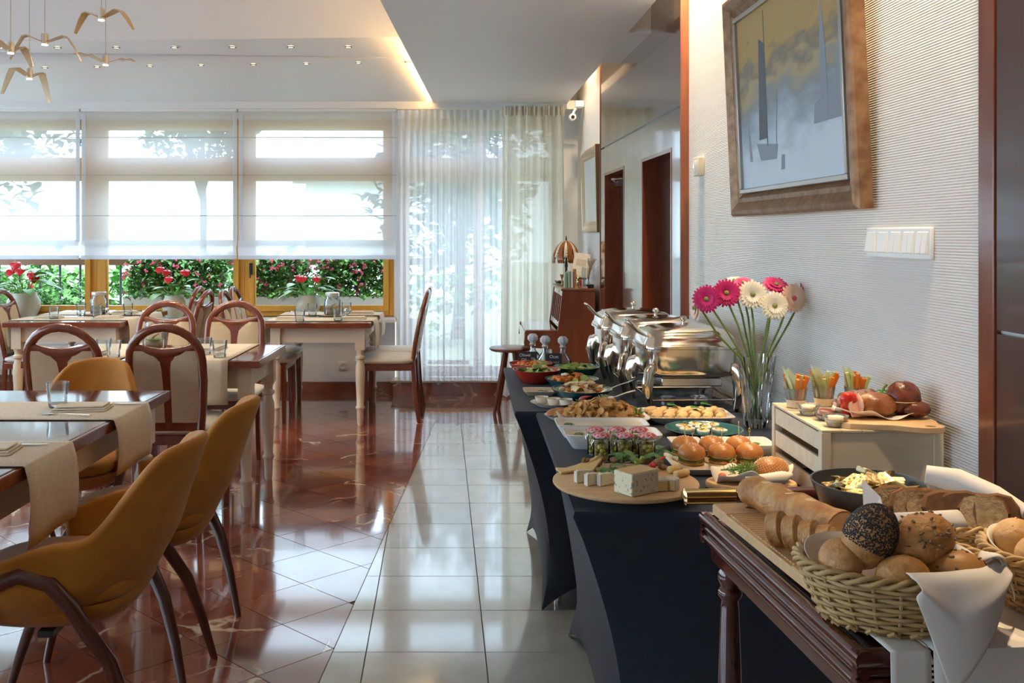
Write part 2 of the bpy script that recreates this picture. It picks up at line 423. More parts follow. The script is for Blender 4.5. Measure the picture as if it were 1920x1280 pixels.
# ---- side and near walls
wr = struct('wall_right', MB().box(0, .12, -2.2, 8.62, -.06, 3.06), RIB, loc=(1.19, 0, 0), rot=(0, 0, WRZ))
struct('wall_front', MB().box(-5.2, 1.4, -2.2, -2.05, -.06, 3.06), PLAST)
wl = MB().box(-5.16, -5, -2.1, 8.6, -.06, .6).box(-5.16, -5, -2.1, 8.6, 2.5, 3.06)
for y in (-2.1, .3, 2.4, 4.5, 6.6, 8.2): wl.box(-5.16, -5, y, y+(.4 if y in (-2.1, 8.2) else .25), .6, 2.5)
struct('wall_left', wl, PLAST)
lw = sroot('window_5', (-5.08, 0, 0))
for a, b in ((-1.7,.3),(.55,2.4),(2.65,4.5),(4.75,6.6),(6.85,8.2)):
    s = MB().box(-.03, .03, a, a+.07, .6, 2.5).box(-.03, .03, b-.07, b, .6, 2.5).box(-.03, .03, a+.07, b-.07, .6, .67).box(-.03, .03, a+.07, b-.07, 2.43, 2.5)
    so = obj('sash', s, ORANGE, lw); obj('pane', MB().box(-.003, .003, a+.07, b-.07, .67, 2.43), PANE, so)

# ---- ceiling: high field, stepped soffits by the windows, dropped panel over the aisle
ceil = struct('ceiling', MB().box(-5.2, 1.4, -2.2, WY+.16, 3.0, 3.10), YELLOWC)
def q4(mb, a, b, c, d, t=.03): return mb.add([*a, *b] and [a, b, c, d, *[(p[0], p[1], p[2]+t) for p in (a, b, c, d)]], [(0,1,2,3),(4,7,6,5),(0,4,5,1),(1,5,6,2),(2,6,7,3),(3,7,4,0)])
CN = lambda x: 2.60 + (x+.5)*.0115          # near edge of the first soffit
CF = lambda x: 2.556 - (x+.4)*.0115         # its far edge
BN = lambda x: 2.562 + (x+.4)*.0165         # near edge of the second soffit
def strip(ya, yb, fa, fb, t):
    mb = MB()
    for k in range(16):
        xa, xb = -5+4.76*k/16, -5+4.76*(k+1)/16
        q4(mb, (xa,ya,fa(xa)), (xb,ya,fa(xb)), (xb,yb,fb(xb)), (xa,yb,fb(xa)), t)
    return mb
obj('upstand', MB().prism([(-5,CN(-5)),(-.24,CN(-.24)),(-.24,3.0),(-5,3.0)], 5.93, 5.96, 'y'), YELLOWC, ceil, smooth=0)
obj('soffit', strip(5.95, 6.36, CN, CF, .03), CEILW, ceil, smooth=0)
obj('soffit_back', strip(6.415, 8.25, BN, lambda x: 2.52, .2), CEILW, ceil, smooth=0)
obj('soffit_riser', MB().prism([(-5,BN(-5)),(-.24,BN(-.24)),(-.24,2.72),(-5,2.72)], 6.40, 6.414, 'y'), CEILW, ceil, smooth=0)
obj('soffit_gap', MB().box(-5,-.25,6.34,6.42,2.66,2.70), CEILW, ceil)
obj('pelmet', MB().box(-5, 1.0, 8.22, WY, 2.463, 2.53), WHITEP, ceil, bevel=.004)
PL = lambda y: -.42 + .0331*(y-4.58); PR = lambda y: .895 - .0158*(y-4.58)
obj('dropped_panel', q4(MB(), (PL(-2),-2,2.5), (PR(-2),-2,2.5), (PR(8.42),8.42,2.505), (PL(8.42),8.42,2.505), .07), PANELC, ceil, smooth=0)
obj('slot_bridge', q4(MB(), (PR(5.35),5.35,2.505), (wallx(5.35),5.35,2.505), (wallx(6.3),6.3,2.505), (PR(6.3),6.3,2.505), .3), CEILW, ceil, smooth=0)
SPOTC = CEILW
# cove light along the edge of the dropped panel, washing the high ceiling
cl_d = bpy.data.lights.new('cove_light', 'AREA'); cl_d.shape = 'RECTANGLE'; cl_d.size = .03; cl_d.size_y = 9.6; cl_d.energy = 24; cl_d.color = (1, .60, .20)
cl = bpy.data.objects.new('cove_light', cl_d); COL.objects.link(cl); cl.location = ((PL(-1.4)+PL(8.2))/2-.026, 3.4, 2.512); cl.parent = ceil
cz = Vector((.80, 0, -.60)); cy = Vector((0, 1, 0)); cx = cy.cross(cz)      # long side along the panel edge, shining out and up
cl.rotation_euler = (Matrix.Rotation(-.0331, 3, 'Z') @ Matrix((cx, cy, cz)).transposed()).to_euler()
obj('added_cove_profile', q4(MB(), (PL(-1.4)-.01,-1.4,2.505), (PL(-1.4),-1.4,2.505), (PL(8.2),8.2,2.508), (PL(8.2)-.01,8.2,2.508), .02), SPOTC, ceil)  # added strip beside the cove light, unlit itself

SPOTR = M('spot_ring', (.10,.09,.08), .4); SPOTL = M('spot_lens', (1,.9,.7), .3, emit=((1,.85,.6), 2.5))
def spot(x, y, z, r=.02, power=0, label='', group=None, col=(1,.78,.5), size=.06, ang=2.4, aim=None, off=False):
    t = thing('recessed_spotlight', label, 'spotlight', (x, y, z), group=group)
    obj('ring', MB().lathe([(r, 0), (r*1.05, -.004), (r*.75, -.005), (r*.7, 0)], 12, cap0=False, cap1=False), SPOTR, t)
    obj('lens', MB().lathe([(r*.7, -.001), (r*.7, -.003)], 12), SPOTL, t)
    if power:
        ln = 'spot_light_offscreen' if off else 'spot_light'; d = bpy.data.lights.new(ln, 'SPOT'); d.energy = power; d.color = col; d.spot_size = ang; d.spot_blend = .8; d.shadow_soft_size = size
        l = bpy.data.objects.new(ln, d); COL.objects.link(l); l.parent = t; l.location = (0, 0, -.02)
        if aim: l.rotation_euler = Vector(aim).to_track_quat('-Z', 'Y').to_euler()
    return t
for i, px in enumerate((653,545,436,327,218,108,5)):
    x = (px-880)*6.12/F; spot(x, 6.12, CN(x)*.6+CF(x)*.4-.004, .024, power=7, label=NTH[i]+' small spotlight from the dropped panel in the upper narrow soffit', group='spotlights in the upper soffit')
for i, px in enumerate((765,672,574,475,377,281,182,84)):
    x = (px-880)*6.53/F; spot(x, 6.53, BN(x)*.93+2.52*.07-.004, .022, power=7, label=NTH[i]+' small spotlight from the dropped panel in the lower wide soffit', group='spotlights in the lower soffit')
for i, y in enumerate((1.9, 3.1, 4.35, 6.9, 7.7)):
    spot(wallx(y)-.10, y, 2.999, .04, 150 if y < 5 else 45, NTH[4-i]+' wall washer lamp from the window wall in the slot by the papered wall', 'wall washers in the ceiling slot', col=(1,.74,.46), size=.04, ang=2.2, off=y < 5)

# ---- dark wood panelling with two door openings on the right wall
pan = sroot('trim_2', (1.19, 0, 0), WRZ)
def pbox(mb, y0, y1, z0, z1, x0=-.03, x1=-.001): return mb.box(x0, x1, y0, y1, z0, z1)
D = [(4.87, 5.61), (6.15, 6.90)]; DZ = 1.822
p = MB(); pbox(p, 4.66, 4.87, 0, 2.0); pbox(p, 5.61, 6.15, 0, 2.0); pbox(p, 6.90, 7.07, 0, 2.0); pbox(p, 4.87, 5.61, DZ, 2.0); pbox(p, 6.15, 6.90, DZ, 2.0)
GLOSSW = M('polished_dark_wood', (.045,.016,.013), .16, spec=.8, var=((.07,.026,.02), 3, .3), stretch=(4,4,.5), coat=1)
obj('door_panel', p, GLOSSW, pan)
obj('upper_panel', pbox(MB(), 4.66, 7.07, 2.012, 2.99), GLOSSW, pan)
obj('edge_strip', MB().box(-.040, 0, 4.645, 4.66, 0, 2.99).box(-.034, 0, 7.07, 7.085, 0, 2.99), BROWNW, pan)
for k, (a, b) in enumerate(D):
    d = sroot('door_%d' % (k+1), (1.19, 0, 0), WRZ)
    obj('jamb', MB().box(-.032, .10, b-.03, b, 0, DZ).box(-.032, .10, a, a+.02, 0, DZ).box(-.032, .10, a+.02, b-.03, DZ-.02, DZ), MAHOG, d)
    leaf = obj('door_leaf', MB().box(.08, .115, a+.02, b-.03, .01, DZ-.02), DARKWOOD, d)
    lf = MB().box(.072, .08, a+.1, b-.12, .3, .9).box(.072, .08, a+.1, b-.12, 1.02, 1.7)
    obj('raised_panel', lf, DARKWOOD, leaf, bevel=.006)
    if k == 1: obj('closer', MB().box(.03, .08, b-.20, b-.05, DZ-.10, DZ-.06).tube([(.03,b-.1,DZ-.07),(-.01,b-.2,DZ-.055),(.05,b-.3,DZ-.05)], .008, 6), STEEL, leaf, label='silver door closer arm')
# make the wall open behind the doors
wr.modifiers.clear()
me = MB()
segs = [(-2.2, 4.87, 0, 3.06), (5.61, 6.15, 0, 3.06), (6.90, 8.62, 0, 3.06), (4.87, 5.61, DZ, 3.06), (6.15, 6.90, DZ, 3.06)]
for a, b, z0, z1 in segs: me.box(0, .12, a, b, z0 if z0 else -.06, z1)
m_ = me.mesh('wall_right'); m_.materials.append(RIB); wr.data = m_
# dark jamb and panel at the near end of the wall
t3 = sroot('trim_3', (1.19, 0, 0), WRZ)
obj('jamb', MB().box(-.018, -.001, 2.045, 2.105, 0, 2.99), MAHOG, t3, bevel=.003)
obj('panel', MB().box(-.014, -.001, -1.9, 2.04, 0, 1.17).box(-.014, -.001, -1.9, 2.04, 1.178, 2.99), DARKWOOD, t3)

# ---- Roman blinds, sheer and lined curtains
BLIND = M_sheer('blind_voile', (.88,.90,.93), .30, .62); BAND = M_sheer('blind_hem', (.84,.86,.90), .08, .55); SHEER = M_sheer('sheer_voile', (.90,.92,.96), .24, .62)
CURT = M_sheer('cream_linen_curtain', (.87,.84,.76), .04, .5)
def blind(x0, x1, label):
    t = thing('roman_blind', label, 'blind', ((x0+x1)/2, 8.30, 1.16), group='sheer Roman blinds over the windows'); w = (x1-x0)/2
    def fn(u, v): z = .125 + v*1.165; return (-w+2*w*u, .006*sin(v*PI*4)**2 + .004*sin(u*9+v*3), z)
    obj('voile', MB().grid(fn, 24, 24), BLIND, t, smooth=180)
    obj('fold', MB().grid(lambda u, v: (-w+2*w*u, -.02-.012*sin(PI*v)+.004*sin(u*14), .04+v*.135), 24, 6), BAND, t, smooth=180)
    obj('hem_bar', MB().box(-w, w, -.03, -.012, -.002+.01, .042), BAND, t, bevel=.004)
    for q in (-w, w-.035): obj('side_hem', MB().box(q, q+.035, -.004, -.001, .16, 1.28), BAND, t)
    for z in (.385, .735, 1.06): obj('rod', MB().cyl((-w, -.004, z), (w, -.004, z), .0035, n=6), M('blind_rod', (.5,.5,.5), .4), t)
    obj('head_rail', MB().box(-w, w, -.02, .02, 1.285, 1.303), WHITEPL, t)
    obj('pull_cord', MB().cyl((w-.02, -.03, .3), (w-.02, -.03, 1.285), .0015, n=5), WHITEPL, t)
blind(-4.70, -3.366, 'sheer white Roman blind over the window above the radiator')
blind(-3.352, -2.008, 'sheer white Roman blind over the middle window between two wood mullions')
blind(-1.994, -.632, 'sheer white Roman blind beside the full-length voile curtain')
t = thing('sheer_curtain', 'full-length pleated white voile curtain in front of the terrace door', 'curtain', (-.14, 8.20, .135))
def fs(u, v):
    a = u*2*PI*17; amp = .022*(1-.35*v) ; return (-.47+.96*u + .006*sin(a*.37+v*2), amp*sin(a) + .012*sin(u*11+v*2.4), v*2.31)
obj('voile', MB().grid(fs, 200, 14), SHEER, t, smooth=180)
obj('heading_tape', MB().grid(lambda u, v: (-.47+.96*u, .022*.65*sin(u*2*PI*17)-.003, 2.235+.075*v), 200, 1), BAND, t, smooth=180)
t = thing('lined_curtain', 'heavy cream linen curtain gathered in the corner behind the piano', 'curtain', (.60, 8.08, .02))
def fc(u, v):
    a = u*2*PI*6.5; x = (-.33-.02*(1-v)) + (.53+.02*(1-v))*u; return (x + .012*sin(a*.5+1+v), .05*sin(a)*(1-.25*v) + .02*sin(u*5+v*3), v*2.44)
obj('drape', MB().grid(fc, 110, 16), CURT, t, smooth=180)
obj('heading', MB().grid(lambda u, v: (-.33+.53*u, .04*sin(u*2*PI*13)-.012, 2.36+.08*v), 150, 1), CURT, t, smooth=180)
tag(obj('curtain_track', MB().box(-.62, .92, 8.19, 8.21, 2.452, 2.462), WHITEPL), 'thin white curtain track under the window pelmet', 'curtain track')

# ---- garden outside
GRASS = M('pale_gravel', (.22,.27,.17), .9, var=((.30,.34,.24), 4))
g = struct('ground', MB().box(-30, 25, WY+.17, 60, -.5, -.35), GRASS)
terr = struct('terrace', MB().box(-5, 2, WY+.17, 10.2, -.34, -.05), M('terrace_stone', (.5,.47,.42), .7))
LEAFG = M('hedge_leaf', (.05,.19,.03), .45, var=((.14,.33,.06), 5), spec=.4); LEAFB = M('bright_leaf', (.10,.32,.03), .4, var=((.2,.42,.05), 8), spec=.4)
DARKLEAF = M('tree_leaf', (.03,.075,.035), .6, var=((.06,.13,.05), 2))
PINKF = M('pink_blossom', (.75,.12,.28), .5, rnd=.2); REDF = M('red_blossom', (.70,.03,.04), .45)
PLANT = M('planter_white', (.72,.73,.74), .5); SOIL = M('soil', (.05,.035,.025), .9); IRON = M('painted_iron', (.03,.03,.035), .4)
def rleaf(mb, c, s):
    a = rng.uniform(0, 2*PI); b = rng.uniform(-.5, 1.2)
    mb.leaf(c, (cos(a)*cos(b), sin(a)*cos(b)-.2, sin(b)), s, s*.7, .3, n=2)
def planter(x0, x1, y, label, nl, nf, zb=.60):
    t = thing('planter_box', label, 'planter', ((x0+x1)/2, y, zb), group='white flower boxes outside the windows'); w = (x1-x0)/2
    b = MB(); b.rings([[(-w+.02,-.10,0),(w-.02,-.10,0),(w-.02,.10,0),(-w+.02,.10,0)], [(-w,-.13,.20),(w,-.13,.20),(w,.13,.20),(-w,.13,.20)], [(-w+.015,-.115,.20),(w-.015,-.115,.20),(w-.015,.115,.20),(-w+.015,.115,.20)], [(-w+.02,-.11,.16),(w-.02,-.11,.16),(w-.02,.11,.16),(-w+.02,.11,.16)]])
    obj('box', b, PLANT, t); obj('soil', MB().box(-w+.02, w-.02, -.11, .11, .16, .178), SOIL, t)
    f = thing('geranium_plants', label.replace('white flower box', 'green pink-flowered plants').replace('with', 'beside'), 'flowering plants', ((x0+x1)/2, y, zb+.178), group='blooming plants in the flower boxes')
    l = MB(); fl = MB()
    for _ in range(nl):
        z = .01 + rng.random()**.8*.38; k = 1-.4*abs(z-.18)
        c = (rng.uniform(-w+.03, w-.03), rng.gauss(-.02, .08)*k - (.1 if z < .07 else 0), z)
        rleaf(l, c, rng.uniform(.035, .065))
    for _ in range(nf):
        c = Vector((rng.uniform(-w, w), rng.uniform(-.2, .02), rng.uniform(.05, .42)))
        for k in range(5): fl.ell(c+Vector((rng.gauss(0,.010), rng.gauss(0,.008), rng.gauss(0,.010))), (.010,.006,.010), 5, 3)
    o = obj('foliage', l, LEAFG, f, smooth=0); o['kind'] = 'stuff'
    o = obj('blossom', fl, PINKF, f); o['kind'] = 'stuff'
    st = MB()
    for k in range(int(w*24)): x = rng.uniform(-w+.05, w-.05); st.tube([(x, 0, -.01), (x+rng.gauss(0,.02), -.02, .2), (x+rng.gauss(0,.05), -.04, .36)], .003, 4)
    obj('stems', st, LEAFB, f)
planter(-3.25, -2.28, 9.12, 'white flower box with plants outside the middle window', 3200, 70)
planter(-2.20, -1.50, 9.12, 'white flower box with plants behind the mullion of the handle', 2400, 50)
planter(-1.46, -.62, 9.12, 'white flower box with plants outside the window next to the voile curtain', 3000, 75)
t = thing('railing_shelf', 'grey ledge outside the windows carrying the flower boxes', 'ledge', (-2.0, 9.12, -.05))
obj('shelf', MB().box(-1.3, 1.6, -.16, .16, .60, .65), M('ledge_grey', (.45,.45,.45), .7), t)
obj('support', MB().box(-1.3, 1.6, -.02, .12, 0, .60), M('ledge_grey'), t)
t = thing('iron_fence', 'dark iron railing with upright bars behind the flower boxes', 'fence', (-2.2, 9.5, -.05))
obj('rail', MB().box(-2.9, 2.2, -.02, .02, 1.13, 1.20).box(-2.9, 2.2, -.02, .02, .15, .19), M('fence_wood_brown', (.16,.07,.04), .6), t)
for k in range(26): obj('bar', MB().cyl((-2.85+k*.2, 0, 0), (-2.85+k*.2, 0, 1.15), .012, n=6), IRON, t)
def shrub(name, label, x, y, z, rx, ry, rz, n, s, mat, cat='shrub', trunk=None, group=None, flowers=0, zb=-.36):
    t = thing(name, label, cat, (x, y, zb), group=group); l = MB()
    for _ in range(n):
        a = rng.uniform(0, 2*PI); b = math.asin(rng.uniform(-1, 1)); k = rng.uniform(.55, 1)**.5*(.8+.35*sin(a*3+b*4))
        rleaf(l, (rx*k*cos(a)*cos(b), ry*k*sin(a)*cos(b), z-zb+rz*k*sin(b)), s*rng.uniform(.6, 1.2))
    o = obj('foliage', l, mat, t, smooth=0); o['kind'] = 'stuff'
    tr = MB().tube([(0,0,0), (.05,0,(z-zb)*.5), (0,.05,z-zb+rz*.4)], [trunk or .03, (trunk or .03)*.8, (trunk or .03)*.3], 7)
    for k in range(5): a = k*1.26; tr.tube([(0,0,(z-zb)*.6), (rx*.4*cos(a), ry*.4*sin(a), z-zb), (rx*.75*cos(a), ry*.75*sin(a), z-zb+rz*.4)], [(trunk or .03)*.5, (trunk or .03)*.3, .006], 5)
    obj('trunk', tr, M('bark', (.09,.06,.04), .9), t)
    if flowers:
        fl = MB()
        for _ in range(flowers):
            a = rng.uniform(0, 2*PI); b = rng.uniform(-.4, 1.2)
            fl.ell((rx*cos(a)*cos(b), -abs(ry*sin(a)*cos(b)), z-zb+rz*sin(b)), .025, 6, 4)
        o = obj('blossom', fl, REDF, t); o['kind'] = 'stuff'
    return t
shrub('rose_bush', 'leafy bush with scattered red blossoms outside the window above the radiator', -4.15, 9.05, .55, .75, .22, .5, 2600, .06, LEAFG, flowers=14, group=None, zb=-.05)
shrub('dark_tree', 'dark leafy tree in the garden seen through the blind above the radiator', -9.5, 17.5, 3.6, 2.6, 1.5, 1.7, 2600, .30, DARKLEAF, 'tree', .14)
shrub('dark_tree', 'small dark tree half hidden by the mullion of the middle blind', -6.0, 21.5, 3.9, 1.3, 1.0, 1.1, 1100, .28, DARKLEAF, 'tree', .10)
shrub('dark_tree', 'tall conifer-like tree seen through the sheer voile curtain', -.2, 16, 2.4, 1.5, 1.2, 1.7, 2200, .28, DARKLEAF, 'tree', .12)
shrub('garden_hedge', 'dense low green hedge beyond the gravel', -4.5, 15.0, .3, 5.5, .8, .75, 3600, .22, LEAFG, 'hedge', .05)
hs = thing('neighbour_house', 'pale neighbouring house with a tiled pitched roof beyond the gravel', 'house', (-2.0, 27, -.36))
obj('wall', MB().box(-2.6, 2.2, 0, 4, 0, 3.4), M('house_render', (.86,.85,.82), .8), hs)
obj('roof', MB().prism([(-.5,3.3),(2,5.2),(4.5,3.3),(4.4,3.15),(2,4.95),(-.4,3.15)], -2.9, 2.5, 'x'), M('roof_tiles', (.42,.36,.34), .8), hs)
# ================================================================== DINING FURNITURE
TOPW = M('table_top_lacquer', (.10,.04,.028), .10, var=((.15,.06,.04), 5), stretch=(.5,5,5), coat=.8)
FABB = M('beige_upholstery', (.56,.42,.26), .85, var=((.62,.48,.31), 90), bump=(400,.2)); SEATB = M('window_lit_seat_cloth', (.66,.62,.54), .7, var=((.70,.66,.58), 50))  # seats are the same beige cloth, window light painted into their colour
MUST = M('mustard_velvet', (.40,.145,.005), .75, var=((.48,.185,.01), 14), sheen=.15, bump=(220,.08)); WALNUT = M('walnut_leg', (.075,.020,.012), .3, var=((.12,.035,.02), 6), stretch=(4,4,.7), coat=.3)
CHSTUD = M('dining_chair_wood', (.15,.030,.013), .2, var=((.23,.055,.022), 6, .25), stretch=(3,3,.6), coat=.5)

def turned_leg(h, w=.035):
    b = MB().box(-w, w, -w, w, h-.16, h)
    b.lathe([(w*.55,0),(w*.65,.02),(w*.72,.10),(w*.74,.115),(w*.95,.125),(w*.95,.135),(w*.74,.145),(w*.85,.24),(w*1.02,.38),(w*.98,.43),(w*.7,.46),(w*.68,.475),(w*1.0,.485),(w*1.0,.50),(w*.7,.51),(w*.72,.53),(w*.95,h-.165),(w*.95,h-.16)], 16)
    return b.mesh('table_leg')
LEGME = turned_leg(.71)
def table(x0, x1, y0, y1, label, ins=.07):
    t = thing('dining_table', label, 'table', ((x0+x1)/2, (y0+y1)/2, 0)); w, d = (x1-x0)/2, (y1-y0)/2
    obj('table_top', MB().box(-w, w, -d, d, .715, .75), TOPW, t, bevel=.004)
    e = .012
    obj('edge_band', MB().rings([[(-w-e,-d-e,.712),(w+e,-d-e,.712),(w+e,d+e,.712),(-w-e,d+e,.712)],[(-w-e,-d-e,.748),(w+e,-d-e,.748),(w+e,d+e,.748),(-w-e,d+e,.748)],[(-w+.001,-d+.001,.748),(w-.001,-d+.001,.748),(w-.001,d-.001,.748),(-w+.001,d-.001,.748)],[(-w+.001,-d+.001,.712),(w-.001,-d+.001,.712),(w-.001,d-.001,.712),(-w+.001,d-.001,.712)]], False, False), CHSTUD, t, bevel=.003)
    a, b = w-ins, d-ins
    for q in ((-a+.03,a-.03,-b-.012,-b+.012),(-a+.03,a-.03,b-.012,b+.012),(-a-.012,-a+.012,-b+.03,b-.03),(a-.012,a+.012,-b+.03,b-.03)): obj('apron', MB().box(*q, .60, .712), CREAMP, t)
    for sx in (-1,1):
        for sy in (-1,1): obj('leg', LEGME, CREAMP, t, loc=(sx*a, sy*b, 0))
    return t
table(-2.07, -1.225, 2.20, 3.885, 'long dark-topped table set between the mustard armchairs')
table(-2.235, -1.065, 4.815, 5.495, 'dark-topped table with cream legs among the four beige-backed chairs')
table(-3.36, -2.53, 6.93, 8.0, 'dark-topped table with cream legs near the radiator')
table(-1.47, -.72, 6.885, 7.95, 'dark-topped table with cream legs beside the voile curtain')

def runner(along, c0, c1, a0, a1, drop0, drop1, label, edge0, edge1, z=.751):
    """cloth strip over a table; along 'x' or 'y': c0..c1 is its width, a0..a1 the table span, drops hang over each end"""
    t = thing('table_runner', label, 'table runner', ((a0+a1)/2 if along == 'x' else (c0+c1)/2, (c0+c1)/2 if along == 'x' else (a0+a1)/2, z), group='linen table runners')
    L = a1-a0; w = (c1-c0)/2; th = .0025; e = .015
    path = []
    if drop0: path += [(-L/2-e-.012-.01*math.sin(3*k/5), -drop0*(1-k/5)-.004) for k in range(5)] + [(-L/2-e-.006, -.001)]
    path += [(-L/2-e if drop0 else edge0-((a0+a1)/2), th)]
    path += [(-L/2+L*k/6, th) for k in range(1, 6)]
    path += [(L/2+e if drop1 else edge1-((a0+a1)/2), th)]
    if drop1: path += [(L/2+e+.006, -.001)] + [(L/2+e+.012+.01*math.sin(3*k/5), -drop1*k/5-.004) for k in range(1, 6)]
    n = len(path)-1; mid = (0, 0)
    def fn(u, v, dz=0, ww=w):
        k = min(int(u*n+1e-6), n); s, z_ = path[k]; hang = 1 if z_ < -.003 else 0
        q = -ww+2*ww*v; s += hang*.006*sin(v*7)*(-z_*4)
        return (s, q, z_+dz) if along == 'x' else (q, s, z_+dz)
    obj('cloth', MB().grid(lambda u, v: fn(u, v), n, 10), LINEN, t, smooth=60, solid=.002)
    st = MB()          # drawn-thread hem along both long edges
    for sgn in (-1, 1):
        for i in range(n):
            s0, z0 = path[i]; s1, z1 = path[i+1]; m = max(1, int(math.hypot(s1-s0, z1-z0)/.012))
            for k in range(m):
                f = (k+.5)/m; s = s0+(s1-s0)*f; z_ = z0+(z1-z0)*f+.0012; o_ = .003 if z_ < -.003 else 0; s += math.copysign(o_, s)
                q = sgn*(w-.03); st.add([(s-.003,q-.002,z_),(s+.003,q-.002,z_),(s+.003,q+.002,z_+.0004),(s-.003,q+.002,z_+.0004)] if along == 'x' else [(q-.002,s-.003,z_),(q+.002,s-.003,z_),(q+.002,s+.003,z_+.0004),(q-.002,s+.003,z_+.0004)], [(0,1,2,3)])
    o = obj('hem_stitch', st, M('hem_thread', (.50,.41,.29), .9), t, smooth=0); o['kind'] = 'stuff'
    return t
runner('x', 3.255, 3.60, -2.07, -1.225, 0, .185, 'beige runner across the long table, under the folded napkin and fork', -2.07, 0)
runner('x', 2.60, 2.915, -2.07, -1.225, 0, .22, 'beige runner across the long table, at the end away from the head armchair', -2.07, 0)
runner('y', -1.60, -1.205, 4.815, 5.495, .215, .19, 'beige runner over the aisle side of the middle table', 0, 0)
runner('y', -2.15, -1.765, 4.815, 5.495, .215, .19, 'beige runner over the middle table away from the aisle, between two chair backs', 0, 0)
runner('x', 7.05, 7.36, -3.36, -2.53, .19, .20, 'pale runner hanging off the jar table by the radiator, strip away from the window', 0, 0)
runner('x', 7.52, 7.82, -3.36, -2.53, .19, .17, 'pale runner on the jar table by the radiator, strip close to the window', 0, 0)
runner('x', 6.98, 7.28, -1.47, -.72, .17, .22, 'pale runner on the table by the voile curtain, longer hanging end', 0, 0)
runner('x', 7.48, 7.78, -1.47, -.72, .17, .17, 'pale runner on the table by the voile curtain, strip next to the sill', 0, 0)

# ---- mahogany chair with oval top, two upholstered back panels, local +y is forward
def make_dining_chair():
    t = thing('dining_chair', 'x', 'chair', group='mahogany oval-back dining chairs')
    def by(z): return -.205 - (max(0, z-.45)*.13 + max(0, z-.45)**2*.16) if z > .45 else -.205 - (.45-z)*.06
    W = .168
    def rail(x, z): return (x, by(z), z)
    out = [rail(-W*.86, .45), rail(-W*.95, .58), rail(-W, .70), rail(-W*.985, .80)]
    for k in range(1, 12): a = PI - PI*k/12; out.append(rail(W*.985*cos(a), .80+.152*sin(a)))
    out += [rail(W*.985, .80), rail(W, .70), rail(W*.95, .58), rail(W*.86, .45)]
    obj('back_frame', MB().tube(out, [.021]*3+[.022]*(len(out)-6)+[.021]*3, 8, flat=.8, up=(0,1,.2)), CHSTUD, t, smooth=60)
    cr = [(W*.95*(2*k/10-1), .872-.040*(1-(2*k/10-1)**2)) for k in range(11)]
    obj('cross_rail', MB().tube([rail(x, z) for x, z in cr], [.018+.006*(1-abs(2*k/10-1)) for k in range(11)], 8, flat=.8, up=(0,1,.2)), CHSTUD, t, smooth=60)
    sp = MB()
    zz = [.47,.57,.66,.74,.79,.812,.828]; ww = [.017,.018,.018,.020,.028,.042,.064]
    sp.rings([[(-w,by(z)-.010,z),(w,by(z)-.010,z),(w,by(z)+.010,z),(-w,by(z)+.010,z)] for z, w in zip(zz, ww)])
    obj('splat', sp, CHSTUD, t, smooth=60)
    obj('lower_rail', MB().obox((0, by(.475), .475), (.29,.02,.045)), CHSTUD, t, bevel=.004)
    for s in (-1, 1):
        pn = MB(); R = []
        for z in (.497,.52,.60,.68,.75,.79,.815,.832,.842):
            k = [w for zq, w in zip(zz, ww) if zq <= z][-1] if z < .785 else .026+(z-.79)*1.0
            x0, x1 = k, W*(.93 if z < .58 else .96)-.012 - max(0, z-.79)*.12
            x1 = max(x1, x0+.01)
            R.append([(s*x0,by(z)-.012,z),(s*(x0+x1)/2,by(z)-.018,z),(s*x1,by(z)-.012,z),(s*x1,by(z)+.012,z),(s*(x0+x1)/2,by(z)+.024,z),(s*x0,by(z)+.012,z)])
        pn.rings(R); obj('back_pad', pn, FABB, t, smooth=60)
    obj('seat_frame', MB().rings([[(-.185,-.20,.385),(.185,-.20,.385),(.205,.20,.385),(-.205,.20,.385)],[(-.185,-.20,.435),(.185,-.20,.435),(.205,.20,.435),(-.205,.20,.435)]]), CHSTUD, t, bevel=.006)
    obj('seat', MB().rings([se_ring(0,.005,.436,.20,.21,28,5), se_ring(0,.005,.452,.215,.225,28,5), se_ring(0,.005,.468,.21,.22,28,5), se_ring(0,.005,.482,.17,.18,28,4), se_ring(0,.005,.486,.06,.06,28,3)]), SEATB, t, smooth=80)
    for s in (-1, 1):
        obj('leg', MB().rings([[(s*.180+a*.014,.185+b*.014,0) for a,b in ((-1,-1),(1,-1),(1,1),(-1,1))],[(s*.183+a*.021,.18+b*.021,.39) for a,b in ((-1,-1),(1,-1),(1,1),(-1,1))]]), CHSTUD, t, bevel=.004)
        obj('leg', MB().rings([[(s*.150+a*.014,by(z)+b*.016-(.02 if z<.1 else 0),z) for a,b in ((-1,-1),(1,-1),(1,1),(-1,1))] for z in (0,.2,.45)]), CHSTUD, t, bevel=.004)
    for k in range(3): obj('lower_slat', MB().obox((-.06+.06*k, by(.28)+.004, .30), (.012,.014,.18)), CHSTUD, t)
    return t
ch = make_dining_chair()
